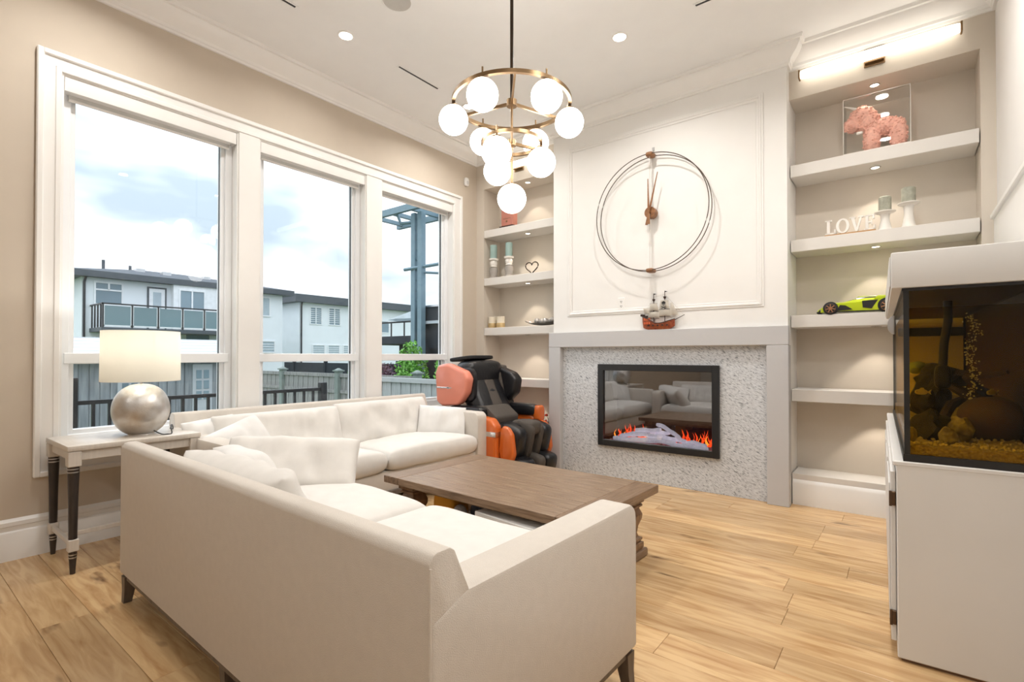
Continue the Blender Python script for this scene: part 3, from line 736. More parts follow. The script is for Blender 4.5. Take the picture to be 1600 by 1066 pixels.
# ================================================================== MASSAGE CHAIR
M_OR = mat('glossy_orange_shell', (.62, .13, .02), .25, var=.03, coat=.5)
M_PK = mat('satin_coral_shell', (.72, .24, .16), .35, var=.03, coat=.3)
M_BL = mat('black_leather', (.010, .010, .012), .32, bump=.25, bscale=45)
M_TP = mat('taupe_mesh_fabric', (.075, .062, .052), .8, bump=.3, bscale=300)
mc = thing('massage_chair', 'orange and black massage chair in the corner between sofa and shelves', 'massage chair', (.89, 4.03, 0), R(-2))
for s in (-1, 1):
    y = s*.315
    MB().prism([(-.42, .10), (-.45, .45), (-.30, .60), (-.02, .62), (.18, .60), (.245, .53), (.25, .06), (-.35, .04)], 'y', y-.055, y+.055, bev=.03, seg=3).done('side_panel', M_OR, mc)
    MB().prism([(-.3, .43), (.253, .43), (.253, .478), (-.3, .478)], 'y', y-.0575, y+.0575, bev=.004).done('chrome_band', M_CHROME, mc)
    # armrest pads
    MB().squad((.02 if s > 0 else -.18, y-.02*s, .635), (.23, .065, .06), .45).done('armrest_pad', M_BL, mc)
    if s > 0: MB().squad((.255, y-.01, .60), (.045, .055, .085), .5).done('armrest_end', M_OR, mc)
    # head wings
    wing = MB().prism([(-.58, .72), (-.60, 1.02), (-.56, 1.10), (-.42, 1.12), (-.17, 1.045), (-.115, .97), (-.15, .82), (-.26, .70), (-.50, .675)], 'y', y-.055, y+.055, bev=.035, seg=3)
    wo = wing.done('head_wing', M_PK, mc)
    if s < 0:
        MB().box(-.56, -.37, y-.058, y-.050, .862, .876, bev=.002).done('badge_strip', M_CHROME, wo)
        MB().prism([(-.40, .858), (-.33, .87), (-.40, .882), (-.415, .87)], 'y', y-.058, y-.050).done('badge_arrow', M_CHROME, wo)
    MB().squad((-.34, y-s*.075, .90), (.22, .035, .18), .45).done('wing_pad', M_BL, mc)
sidewing = MB().prism([(-.27, .70), (-.44, 1.12), (-.29, 1.10), (-.04, 1.02), (.03, .95), (.0, .80), (-.15, .67)], 'y', .20, .33, bev=.03, seg=3)
sidewing.done('shoulder_wing', M_BL, mc)
MB().prism([(-.15, .66), (-.27, 1.10), (-.20, 1.09), (-.08, .655)], 'y', .17, .325, bev=.01).done('wing_seam', M_TP, mc)
MB().squad((-.22, 0, .78), (.12, .24, .36), .45, M=Matrix.Rotation(R(-28), 4, 'Y')).done('backrest', M_BL, mc)
MB().squad((-.13, 0, .76), (.05, .10, .33), .4, M=Matrix.Rotation(R(-28), 4, 'Y')).done('back_strip', M_TP, mc)
MB().squad((-.30, .0, 1.02), (.13, .27, .13), .5).done('head_cushion', M_BL, mc)
MB().prism([(-.16, .60), (-.22, .69), (.02, .70), (.16, .60), (.14, .50), (-.12, .5)], 'y', -.25, .1, bev=.02).done('lap_flap', M_TP, mc)
MB().squad((-.40, -.02, 1.165), (.17, .20, .022), .35, M=Matrix.Rotation(R(-6), 4, 'Y')).done('head_pillow_flap', mat('black_cloth', (.006, .006, .007), .7), mc)
MB().squad((.10, 0, .47), (.26, .25, .075), .45).done('seat', M_BL, mc)
MB().squad((.33, .0, .50), (.14, .10, .07), .5).done('seat_strip', M_TP, mc)
for s in (-1, 1):
    sh_ = MB().prism([(.255, .30), (.26, .50), (.30, .54), (.36, .52), (.405, .46), (.43, .28), (.40, .20), (.27, .18)], 'y', s*.29-.03, s*.29+.03, bev=.02, seg=3)
    sh_.done('leg_shell', M_OR, mc)
    MB().squad((.31, s*.20, .38), (.14, .075, .16), .5, M=Matrix.Rotation(R(14), 4, 'Y')).done('calf_cushion', M_BL, mc)
    MB().squad((.40, s*.18, .15), (.13, .095, .10), .5, M=Matrix.Rotation(R(10), 4, 'Y')).done('foot_cushion', M_BL, mc)
    MB().squad((.335, s*.07, .39), (.125, .035, .17), .45, M=Matrix.Rotation(R(14), 4, 'Y')).done('calf_strip', M_TP, mc)
MB().squad((.41, .0, .155), (.128, .055, .10), .45, M=Matrix.Rotation(R(10), 4, 'Y')).done('foot_strip', M_TP, mc)
MB().box(-.45, .30, -.25, .25, .0, .10, bev=.02).done('base', M_BLACK, mc)
# flower arrangement on the floor of the niche behind
fv = thing('flower_arrangement', 'small red and white flowers behind the massage chair at the fireplace surround', 'flowers', (1.08, 4.72, .246))
MB().lathe([(.03, 0), (.045, .03), (.04, .10), (.045, .12)], n=18).done('vase', M_BLACK, fv)
rng = random.Random(4); a_, b2, c_ = MB(), MB(), MB()
for k in range(26):
    p = Vector((rng.uniform(-.08, .08), rng.uniform(-.07, .07), rng.uniform(.16, .33)))
    (a_ if k % 3 else b2).squad(p, (.018, .018, .014), .8, u=8, v=6); c_.tube([(0, 0, .11), p], .0025, 5)
a_.done('red_flowers', mat('red_petal', (.55, .05, .02), .6), fv); b2.done('white_flowers', mat('white_petal', (.8, .72, .65), .6), fv); c_.done('stems', mat('dark_stem', (.03, .05, .02), .7), fv)

# ================================================================== WALL CLOCK
M_WAL = mat('walnut', (.18, .075, .03), .45, col2=(.32, .15, .06), vscale=8, stretch=(1, 1, 6))
M_WIRE = mat('dark_hoop_wire', (.10, .075, .06), .4, metal=.6)
ck = thing('wall_clock', 'large open wire hoop clock with walnut hub and hands on the chimney breast', 'clock', (2.312, YBR, 2.515))
rc = .535
def hoop(y, r_): return [(r_*math.cos(2*PI*k/96), y, r_*math.sin(2*PI*k/96)) for k in range(96)]
MB().tube(hoop(-.03, rc), .0042, 8, closed=True).done('hoop', M_WIRE, ck)
MB().tube(hoop(-.115, rc), .0042, 8, closed=True).done('hoop', M_WIRE, ck)
for z in (rc, -rc):
    MB().squad((0, -.072, z), (.036, .055, .020), .55).done('hoop_clamp', M_WAL, ck)
rod = MB()
for x in (-.0, ): pass
for y in (-.05, -.095): rod.cyl((0, y, -rc), (0, y, rc), .0028, n=8)
rod.done('rods', mat('pale_steel_rod', (.6, .57, .54), .35, metal=.4), ck)
MB().cyl((0, -.03, 0), (0, -.095, 0), .052, n=32).done('hub', M_WAL, ck)
def hand(ang, ln, tail, y, wd):
    d = Vector((math.sin(R(ang)), 0, math.cos(R(ang)))); p = Vector((d.z, 0, -d.x)); m = MB()
    pts = [d*ln+p*wd*.35, d*ln-p*wd*.35, d*.02-p*wd, -d*tail-p*wd*1.3, -d*tail+p*wd*1.3, d*.02+p*wd]
    A = [m.bm.verts.new(q+Vector((0, y, 0))) for q in pts]; B = [m.bm.verts.new(q+Vector((0, y-.006, 0))) for q in pts]
    m.bm.faces.new(A); m.bm.faces.new(B)
    for k in range(6): m.bm.faces.new((A[k], A[(k+1) % 6], B[(k+1) % 6], B[k]))
    return m
hand(13, .36, .12, -.108, .0085).done('minute_hand', M_WAL, ck); hand(-1, .30, .115, -.122, .009).done('hour_hand', M_WAL, ck)
MB().cyl((0, -.095, 0), (0, -.132, 0), .012, n=16).done('hand_pin', M_WAL, ck)
hk = thing('wall_hook', 'small metal picture hook left on the wall just above the clock', 'hook', (2.31, YBR, 3.115))
m = MB(); m.box(-.012, .012, -.004, 0, -.01, .03, bev=.001); m.tube([(0, -.003, 0), (0, -.03, -.02), (.02, -.045, -.03), (.03, -.05, -.015)], .004, 8); m.done('hook', M_STEEL, hk)
ot = thing('wall_outlet', 'white electrical outlet plate on the chimney breast left of the toy ship', 'outlet', (1.983, YBR, 1.70))
MB().box(-.036, .036, -.006, 0, -.058, .058, bev=.003).done('plate', M_TRIM, ot)
for z in (-.022, .022):
    m = MB(); m.box(-.009, -.005, -.0075, -.004, z-.007, z+.007); m.box(.004, .008, -.0075, -.004, z-.006, z+.006); m.cyl((0, -.0075, z-.012), (0, -.004, z-.012), .0035, n=8)
    m.done('socket', M_BLACK, ot, smooth=None)

# ================================================================== TOY SHIP ON THE MANTEL
M_HULL = mat('ship_hull_red_brown', (.22, .035, .015), .4, col2=(.42, .12, .045), vscale=40)
M_HULLD = mat('ship_dark_brown', (.035, .015, .010), .45); M_SAIL = mat('sail_white', (.78, .73, .65), .7)
shp = thing('model_ship', 'brown toy pirate ship with white sails standing on the fireplace mantel', 'toy ship', (2.372, 4.517, 1.4385), R(-2))
hl = MB(); secs = []
for k in range(13):
    u = k/12; x = -.155+.30*u
    wd = .034*math.sin(PI*min(1, .18+u*.86))**.6+.003
    top = .055+.065*max(0, (.42-u)/.42)**.8+.035*max(0, (u-.62)/.38)
    keel = .0+.028*max(0, (u-.8)/.2)**1.5+.02*max(0, (.12-u)/.12)
    secs.append([hl.bm.verts.new((x, s*wd*f, z)) for s, f, z in ((-1, 1, top), (-1, .9, top*.55+keel*.45), (-1, .25, keel), (1, .25, keel), (1, .9, top*.55+keel*.45), (1, 1, top))])
for A, B in zip(secs, secs[1:]):
    for k in range(6): hl.bm.faces.new((A[k], A[(k+1) % 6], B[(k+1) % 6], B[k]))
hl.bm.faces.new(secs[0]); hl.bm.faces.new(secs[-1]); hl.done('hull', M_HULL, shp, smooth=30)
tr = MB()
for s in (-1, 1):
    tr.tube([(-.155+.30*k/12, s*(.036*math.sin(PI*min(1, .18+k/12*.86))**.6+.004), .057+.065*max(0, (.42-k/12)/.42)**.8+.035*max(0, (k/12-.62)/.38)) for k in range(13)], .0042, 6)
for k in range(5):
    for s in (-1, 1): tr.box(-.10+k*.045, -.084+k*.045, s*.036-.004, s*.036+.004, .03, .043)
tr.box(-.175, -.15, -.03, .03, .125, .145, bev=.003); tr.box(-.155, -.11, -.025, .025, .118, .13)
tr.done('rails_and_gunports', M_HULLD, shp)
pt = MB()
for k in range(3):
    for z in (.05, .085): pt.box(-.135+k*.022, -.12+k*.022, -.0385, -.03, z, z+.02, bev=.001)
pt.done('stern_windows', mat('ship_red', (.62, .12, .04), .35), shp)
MB().cyl((.13, 0, .075), (.235, 0, .125), .0045, .0025, n=8).done('bowsprit', M_HULLD, shp)
for k, (x, h) in enumerate(((-.055, .335), (.052, .352))):
    mst = MB().cyl((x, 0, .04), (x, 0, h), .0045, .003, n=8).done('mast', M_HULLD, shp)
    MB().prism([(x, h-.014), (x+.028, h-.007), (x, h)], 'y', -.001, .001).done('flag', M_BLACK, mst, smooth=None)
    MB().lathe([(.006, h-.075), (.013, h-.06), (.013, h-.052)], c=(x, 0, 0), n=12).done('crows_nest', M_HULLD, mst)
    for (z, q) in ((h-.095, .036), (h-.17, .05), (h-.235, .056)): MB().cyl((x-q, -.006, z), (x+q, -.006, z), .0022, n=6).done('yard', M_HULLD, mst)
def sail(x0, x1, x2, x3, zt, zb, m=M_SAIL):
    mb = MB(); n = 8; g = []
    for i in range(n+1):
        row = []
        for j in range(n+1):
            u, v = i/n, j/n; xa = x0+(x2-x0)*v; xb = x1+(x3-x1)*v
            row.append(mb.bm.verts.new((xa+(xb-xa)*u, -.009-.018*math.sin(PI*u)*math.sin(PI*(.15+.75*v)), zt+(zb-zt)*v+(.008*math.sin(PI*u) if j == n else 0))))
        g.append(row)
    for i in range(n):
        for j in range(n): mb.bm.faces.new((g[i][j], g[i+1][j], g[i+1][j+1], g[i][j+1]))
    bmesh.ops.solidify(mb.bm, geom=mb.bm.faces[:], thickness=.0015)
    return mb.done('sail', m, shp, smooth=50)
sail(-.085, -.02, -.10, -.0, .24, .17); sail(-.10, 0, -.11, .005, .163, .105); s2 = sail(.015, .085, 0, .10, .265, .185); sail(.0, .105, -.005, .115, .18, .115)
sail(-.155, -.10, -.14, -.085, .20, .14); sail(.11, .125, .10, .185, .24, .12)
em = MB()  # dark skull and crossed bones printed on the fore sail
em.prism([(.053+.016*math.cos(a)*(1 if math.sin(a) > -.2 else .6), .226+.017*math.sin(a)) for a in [2*PI*k/18 for k in range(18)]], 'y', -.031, -.0295)
for s in (-1, 1): em.prism([(.053-s*.026, .190), (.053-s*.022, .186), (.053+s*.026, .206), (.053+s*.022, .210)], 'y', -.031, -.0295)
em.prism([(.032, .236), (.074, .236), (.068, .248), (.053, .256), (.038, .248)], 'y', -.0315, -.0295)
em.done('skull_emblem', M_BLACK, s2, smooth=None)
ey = MB()
for s in (-1, 1): ey.cyl((.053+s*.006, -.032, .225), (.053+s*.006, -.031, .225), .0035, n=8)
ey.box(.048, .058, -.032, -.031, .211, .215); ey.done('skull_eyes', M_SAIL, s2, smooth=None)
rg = MB()
for a, b in (((-.155, 0, .14), (-.055, 0, .30)), ((-.055, 0, .30), (.052, 0, .32)), ((.052, 0, .32), (.23, 0, .122)), ((.052, 0, .27), (.12, 0, .08)), ((-.055, 0, .26), (-.15, 0, .14)),
             ((-.055, -.0, .30), (-.09, -.03, .07)), ((.052, 0, .30), (.08, -.03, .07)), ((-.055, .0, .30), (-.02, -.03, .06))): rg.tube([a, b], .0009, 4)
rg.done('rigging', mat('rigging_thread', (.45, .40, .35), .8), shp)

# ================================================================== THINGS ON THE LEFT SHELVES
M_TEAL = mat('teal_wax', (.31, .44, .41), .5, var=.04); M_PAINT = mat('chalk_white', (.80, .77, .72), .55); M_GREYP = mat('grey_glaze', (.36, .33, .30), .4, var=.2)
for k, x in enumerate((.215, .452)):
    t = thing('candle_holder', ['teal candle on a grey and white turned holder, left of the pair', 'teal candle on a grey and white turned holder, nearer the wire heart'][k], 'candle holder', (x, 4.72, 2.1305), 0, 'teal candle holders')
    MB().lathe([(.052, 0), (.052, .012), (.040, .02), (.044, .06), (.052, .09), (.046, .125), (.036, .135)], n=24).done('foot', M_GREYP, t)
    MB().lathe([(.036, .135), (.05, .14), (.034, .15), (.044, .175), (.044, .20), (.034, .215), (.056, .222), (.058, .24), (.02, .242)], n=24).done('stem', M_PAINT, t)
    c = MB().lathe([(.041, .243), (.042, .25), (.042, .40), (.038, .405), (.01, .403)], n=24).done('candle', M_TEAL, t)
    MB().cyl((0, 0, .403), (0, 0, .415), .0015, n=6).done('wick', M_BLACK, c)
t = thing('heart_ornament', 'open wire heart ornament standing on the shelf beside the teal candles', 'ornament', (.80, 4.70, 2.1305))
pts = []
for k in range(33):
    a = -.86*PI+2*PI*.86*k/32; pts.append((.0052*16*math.sin(a)**3*1.05, 0, .066+.0048*(13*math.cos(a)-5*math.cos(2*a)-2*math.cos(3*a)-math.cos(4*a))))
zmin = min(p[2] for p in pts); pts = [(x, y, z-zmin+.006) for x, y, z in pts]
MB().tube(pts, .0065, 8).done('heart', M_DKBRONZE, t)
MB().box(-.045, .045, -.018, .018, 0, .006, bev=.001).done('foot', M_DKBRONZE, t)
t = thing('keepsake_box', 'copper coloured keepsake box on a dark base on the topmost left shelf', 'box', (.455, 4.72, 2.7105), 0)
MB().box(-.105, .105, -.06, .06, 0, .018, bev=.003).done('base', M_HULLD, t)
MB().box(-.082, .088, -.05, .05, .018, .22, bev=.006).done('body', mat('copper_rose', (.50, .20, .15), .35, metal=.25, var=.1), t)
m = MB(); m.cyl((0, -.0535, .07), (0, -.05, .07), .012, n=14); m.box(-.05, .06, -.052, -.05, .10, .104); m.done('clasp', M_BRASS, t)
for k, x in enumerate((.185, .315)):
    t = thing('votive_glass', ['ivory votive glass in the corner of the shelf below the teal candles', 'ivory votive glass standing inward of its twin, below the teal candles'][k], 'votive', (x, 4.735, 1.5305), 0, 'ivory votive glasses')
    MB().lathe([(.036, 0), (.048, .012), (.05, .06), (.050, .135), (.046, .135), (.044, .05), (.01, .045)], n=24).done('glass', mat('ivory_glass', (.78, .70, .56), .25), t)
    MB().lathe([(.0485, .004), (.052, .02), (.0515, .055), (.049, .06)], n=24).done('gold_band', mat('pale_gold', (.55, .40, .20), .35, metal=.5), t)
ds = thing('silver_dish', 'long silver dish holding balls on the shelf below the wire heart', 'dish', (.93, 4.75, 1.5305))
g = MB(); n = 14; gr_ = []
for i in range(n+1):
    row_ = []
    for j in range(7):
        u = -1+2*i/n; v = -1+2*j/6; wv = .085*(1-u*u*.75)
        row_.append(g.bm.verts.new((u*.25, v*wv, .006+.045*u*u+.022*v*v)))
    gr_.append(row_)
for i in range(n):
    for j in range(6): g.bm.faces.new((gr_[i][j], gr_[i+1][j], gr_[i+1][j+1], gr_[i][j+1]))
bmesh.ops.solidify(g.bm, geom=g.bm.faces[:], thickness=.005); g.done('dish', mat('dark_silver', (.35, .33, .31), .3, metal=.8), ds)
b0 = None
for k, (x, y) in enumerate(((-.09, 0), (-.03, .015), (.03, -.01), (.09, .01), (.0, .05), (.13, -.015), (.06, .045))):
    o = MB().sph((0, 0, 0), .036, u=14, v=9).done('decor_ball', mat('pewter_ball', (.42, .40, .38), .35, metal=.5, var=.35, vscale=40), None) if b0 is None else b0.copy()
    if b0 is None: b0 = o
    else: COL.objects.link(o)
    o.location = (.93+x, 4.75+y, 1.5305+.052+.01*(abs(x)/.13)); tag(o, ['pewter ball nearest the pointed end of the silver dish', 'second pewter ball from the pointed end of the silver dish', 'pewter ball at the middle front of the silver dish', 'pewter ball in the silver dish half hidden by the chimney breast', 'pewter ball behind the middle of the silver dish', 'pewter ball in the silver dish fully behind the chimney breast', 'pewter ball at the back of the silver dish toward the chimney breast'][k], 'ball', 'balls in the silver dish')

# ================================================================== THINGS ON THE RIGHT SHELVES
cs_ = thing('display_case', 'clear acrylic display case around the pink unicorn on the top right shelf', 'display case', (3.995, 4.79, 2.7455))
M_ACR = glass('acrylic', (.985, .985, .98), .8)
for (a, b, c, d) in ((-.205, .205, -.118, -.114), (-.205, .205, .114, .118), (-.205, -.201, -.114, .114), (.201, .205, -.114, .114)):
    MB().box(a, b, c, d, .012, .43).done('wall_panel', M_ACR, cs_, smooth=None)
MB().box(-.205, .205, -.118, .118, .43, .434).done('lid', M_ACR, cs_, smooth=None)
ed = MB()
for x in (-.205, .205):
    for y in (-.118, .118): ed.box(x-.0018, x+.0018, y-.0018, y+.0018, .012, .434)
for y in (-.118, .118): ed.box(-.205, .205, y-.0018, y+.0018, .4315, .4345)
ed.done('polished_edges', mat('acrylic_edge', (.72, .68, .62), .2), cs_, smooth=None)
MB().box(-.208, .208, -.121, .121, 0, .012, bev=.002).done('base', mat('clear_base', (.7, .66, .6), .2), cs_)
un = thing('rose_unicorn', 'pink unicorn figure made of foam roses inside the acrylic case', 'ornament', (4.005, 4.79, 2.7585))
M_ROSE = mat('foam_rose_pink', (.92, .48, .39), .75, var=.18, vscale=50)
blobs = [((.035, 0, .185), (.135, .072, .070)), ((-.035, -.04, .10), (.055, .042, .105)), ((-.045, .04, .10), (.052, .042, .105)), ((.122, -.04, .10), (.056, .044, .110)), ((.125, .04, .10), (.052, .044, .105)),
         ((-.055, 0, .245), (.072, .060, .090)), ((-.10, 0, .305), (.090, .062, .078)), ((-.160, 0, .25), (.062, .050, .052))]
core = MB(); petals = MB(); rng = random.Random(8)
for c, a in blobs:
    core.sph(c, 1, a, 14, 10)
    nb_ = int(90*(a[0]*a[1]+a[1]*a[2]+a[0]*a[2])/.012)
    for k in range(nb_):
        d = Vector((rng.gauss(0, 1), rng.gauss(0, 1), rng.gauss(0, 1))).normalized(); p = Vector(c)+Vector((d.x*a[0], d.y*a[1], d.z*a[2]))
        if p.z < .012 or any(sum(((p[i]-c2[i])/(a2[i]*.95))**2 for i in range(3)) < 1 for c2, a2 in blobs if c2 != c): continue
        petals.ico(p, rng.uniform(.007, .0105), 1)
core.done('body', M_ROSE, un); o = petals.done('foam_roses', M_ROSE, un); o['kind'] = 'stuff'
MB().tube([(-.12, -.02, .355), (-.17, -.022, .385), (-.225, -.024, .412)], [.014, .009, .003], 8).done('horn', mat('pearl_white', (.8, .76, .72), .4), un)
MB().sph((-.085, 0, .352), .045, (1, .9, .5), 14, 8).done('white_crown', mat('pearl_white', (.8, .76, .72), .4), un)
MB().squad((-.115, -.045, .165), (.022, .012, .012), .6).done('ribbon', mat('ribbon_white', (.85, .82, .78), .5), un)
lv = thing('love_sign', 'white standing letters spelling LOVE on a wooden base on the right shelf', 'sign', (3.825, 4.70, 2.1355), R(-3))
MB().box(-.165, .165, -.02, .02, 0, .016, bev=.002).done('base', mat('honey_wood', (.45, .25, .10), .5), lv)
M_LET = mat('letter_white', (.84, .81, .76), .5)
def slab(parts, x, nm):
    m = MB()
    for pr_ in parts: m.prism([(x+a, .016+b) for a, b in pr_], 'y', -.015, .012)
    return m.done(nm, M_LET, lv, smooth=None)
def rect(a, b, c, d): return [(a, c), (b, c), (b, d), (a, d)]
HL = .115
slab([rect(.012, .030, 0, HL), rect(0, .044, HL-.010, HL), rect(0, .072, 0, .012), rect(.060, .072, 0, .038)], -.162, 'letter')
m = MB(); n = 32
for k in range(n):
    a, b = 2*PI*k/n, 2*PI*(k+1)/n
    m.prism([(-.045+.044*math.cos(a), .016+HL/2+.0575*math.sin(a)), (-.045+.044*math.cos(b), .016+HL/2+.0575*math.sin(b)), (-.045+.025*math.cos(b), .016+HL/2+.046*math.sin(b)), (-.045+.025*math.cos(a), .016+HL/2+.046*math.sin(a))], 'y', -.015, .012)
m.done('letter', M_LET, lv, smooth=None)
slab([[(.008, HL), (.030, HL), (.052, .0), (.038, 0)], [(.068, HL), (.080, HL), (.052, 0), (.040, 0)], rect(0, .038, HL-.010, HL), rect(.056, .090, HL-.010, HL)], .0, 'letter')
slab([rect(.010, .028, 0, HL), rect(0, .066, HL-.011, HL), rect(0, .070, 0, .011), rect(.02, .050, HL/2-.006, HL/2+.006), rect(.055, .066, HL-.034, HL), rect(.059, .070, 0, .034), rect(.043, .051, HL/2-.016, HL/2+.016)], .092, 'letter')
M_SAGE = mat('sage_wax', (.37, .37, .30), .7, var=.15, vscale=40, bump=.4, bscale=80)
for k, (x, h, r_) in enumerate(((4.045, .145, .040), (4.185, .185, .043))):
    t = thing('pillar_candle', ['shorter sage pillar candle on a white pedestal stand beside the LOVE letters', 'taller sage pillar candle on a white pedestal stand'][k], 'candle holder', (x, 4.72, 2.1355))
    MB().lathe([(.048, 0), (.048, .008), (.04, .02), (.034, .05), (.027, h*.55), (.03, h*.8), (.034, h-.02), (.056, h-.012), (.066, h-.006), (.066, h)], n=28).done('pedestal', M_PAINT, t)
    c = MB().lathe([(r_-.002, h+.0005), (r_, h+.006), (r_, h+.105), (r_-.006, h+.112), (.006, h+.108)], n=28).done('candle', M_SAGE, t)
    MB().cyl((0, 0, h+.107), (0, 0, h+.12), .0015, n=6).done('wick', M_BLACK, c)
# green sports car model
M_LIME = mat('lime_plastic', (.47, .58, .012), .28, var=.04, coat=.4)
car = thing('model_car', 'lime green model sports car with black windows and copper wheels on the shelf', 'toy car', (3.868, 4.76, 1.5225), R(2))
bd = MB(); secs = []
#  x, z low, z shoulder, z top, half width low, half width top
prof = [(-.262, .022, .030, .034, .075, .060), (-.235, .014, .045, .052, .098, .080), (-.19, .012, .066, .072, .104, .086), (-.14, .012, .078, .086, .106, .082), (-.08, .012, .080, .092, .104, .070), (-.02, .012, .082, .106, .104, .062),
        (.06, .012, .088, .114, .106, .060), (.13, .012, .096, .114, .110, .066), (.19, .014, .102, .112, .112, .080), (.235, .024, .098, .106, .110, .088), (.258, .040, .088, .098, .100, .085)]
for x, zl, zs, zt, wl_, wt in prof:
    secs.append([bd.bm.verts.new(c) for c in ((x, -wl_, zl), (x, -wl_*1.02, (zl+zs)/2), (x, -wl_, zs), (x, -wt, zt), (x, wt, zt), (x, wl_, zs), (x, wl_*1.02, (zl+zs)/2), (x, wl_, zl))])
for A, B in zip(secs, secs[1:]):
    for k in range(8): bd.bm.faces.new((A[k], A[(k+1) % 8], B[(k+1) % 8], B[k]))
bd.bm.faces.new(secs[0]); bd.bm.faces.new(secs[-1]); bd.done('body', M_LIME, car, smooth=22)
cb = MB(); secs = []
for x, z, wd in ((-.095, .088, .066), (-.03, .108, .064), (.02, .122, .058), (.075, .127, .055), (.13, .118, .055)):
    secs.append([cb.bm.verts.new(c) for c in ((x, -wd*1.12, .082), (x, -wd*.82, z), (x, wd*.82, z), (x, wd*1.12, .082))])
for A, B in zip(secs, secs[1:]):
    for k in range(4): cb.bm.faces.new((A[k], A[(k+1) % 4], B[(k+1) % 4], B[k]))
cb.bm.faces.new(secs[0]); cb.bm.faces.new(secs[-1]); cb.done('cabin_windows', mat('gloss_black', (.008, .008, .009), .15), car, smooth=20)
rf = MB(); rf.box(.0, .12, -.045, .045, .1225, .130, bev=.003); rf.prism([(.10, .10), (.26, .108), (.262, .124), (.13, .128)], 'y', -.10, -.075, bev=.003); rf.prism([(.10, .10), (.26, .108), (.262, .124), (.13, .128)], 'y', .075, .10, bev=.003)
rf.done('roof_and_fins', M_LIME, car)
bk = MB()
for s in (-1, 1):
    y = s*.108
    bk.prism([(-.135, .020), (-.03, .030), (-.075, .062), (-.11, .066)], 'y', y-.004, y+.004); bk.prism([(.035, .040), (.09, .030), (.13, .095), (.03, .090)], 'y', y-.004, y+.004)
    bk.prism([(-.262, .012), (-.20, .012), (-.205, .052), (-.245, .036)], 'y', s*.088-.006, s*.088+.006); bk.box(-.16, .15, y-.003, y+.003, .010, .018)
    bk.cyl((-.172, s*.088, .044), (-.172, s*.1105, .044), .051, n=24); bk.cyl((.182, s*.088, .050), (.182, s*.1155, .050), .056, n=24)
bk.box(-.268, -.24, -.08, .08, .008, .022, bev=.003); bk.box(.25, .266, -.09, .09, .02, .06, bev=.003); bk.done('black_trim', M_BLACK, car)
for s in (-1, 1):
    for x, r_, yo in ((-.172, .043, .105), (.182, .047, .110)):
        M_ = Matrix.Translation((x, s*yo, r_)) @ Matrix.Rotation(R(90), 4, 'X')
        w_ = MB().lathe([(r_*.72, -.018), (r_, -.015), (r_, .015), (r_*.72, .018)], n=28, M=M_).done('wheel', M_BLACK, car)
        rm = MB().lathe([(r_*.76, -.017), (r_*.80, -.019), (r_*.80, .019), (r_*.76, .017)], n=28, M=M_)
        for k in range(7):
            a = 2*PI*k/7; q = Matrix.Translation((x, s*(yo+.0185), r_)) @ Matrix.Rotation(a, 4, 'Y'); rm.box(-.0035, .0035, -.002, .002, 0, r_*.76, M=q)
        rm.cyl((x, s*(yo+.012), r_), (x, s*(yo+.0215), r_), r_*.18, n=12)
        rm.done('rim', mat('copper_rim', (.55, .28, .15), .3, metal=.7), w_)
hl_ = MB()
for s in (-1, 1): hl_.prism([(-.245, .034), (-.212, .050), (-.222, .030), (-.238, .026)], 'y', s*.096-.003, s*.096+.003)
hl_.done('headlights', M_CHROME, car)

# ================================================================== AQUARIUM
aq = thing('aquarium', 'large white framed aquarium on a cabinet by the right wall with amber water', 'aquarium', (4.125, 2.512, 0), R(1.75))
AW, AL = .44, 2.04
MB().box(0, AW, 0, AL, 0.012, .784, bev=.004).done('cabinet', M_OFFWHITE, aq)
MB().box(.012, AW, .012, AL, 0.001, .013).done('plinth', mat('raw_board', (.20, .11, .06), .8), aq)
for k in range(3):
    y0 = .045+k*.655; dr = MB().box(-.019, -.0015, y0, y0+.645, .055, .735, bev=.003); dr.box(-.024, -.019, y0+.06, y0+.585, .115, .675, bev=.002)
    d_ = dr.done('door', M_OFFWHITE, aq)
    for z in (.15, .625):
        hg = MB(); hg.box(-.022, -.002, y0-.010, y0+.004, z-.028, z+.028, bev=.002); hg.cyl((-.019, y0-.008, z-.03), (-.019, y0-.008, z+.03), .005, n=10); hg.done('hinge', mat('aged_hinge', (.12, .075, .045), .45, metal=.7), d_)
MB().box(-.012, AW, -.002, AL, .765, .7845, bev=.004).done('cabinet_top', M_OFFWHITE, aq)
MB().box(-.012, AW+.004, -.010, AL, 1.464, 1.606, bev=.006, seg=2).done('hood', M_OFFWHITE, aq)
MB().box(-.017, -.0125, .03, AL-.03, 1.475, 1.595, bev=.002).done('hood_front_panel', M_OFFWHITE, aq)
gx0, gx1, gy0, gy1 = .026, AW-.02, .006, AL-.03
rim = MB()
for z0, z1 in ((.785, .812), (1.452, 1.465)):
    rim.box(gx0-.004, gx1+.004, gy0-.004, gy0+.012, z0, z1); rim.box(gx0-.004, gx1+.004, gy1-.012, gy1+.004, z0, z1); rim.box(gx0-.004, gx0+.012, gy0, gy1, z0, z1); rim.box(gx1-.012, gx1+.004, gy0, gy1, z0, z1)
rim.done('black_rim', M_BLACK, aq, smooth=None)
MB().box(gx0+.013, gx1-.013, gy0+.013, gy1-.013, 1.454, 1.4635).done('hood_shade_plate', M_BLACK, aq, smooth=None)  # black plate added to darken the lit bottom of the hood
sl = MB()
for x in (gx0, gx1-.018): 
    for y in (gy0, gy1-.01): sl.box(x, x+.018, y, y+.01, .812, 1.452)
sl.done('black_corner_seal', M_BLACK, aq, smooth=None)
M_TANK = glass('tank_glass', (.97, .98, .97), .22, 0, 1.5)
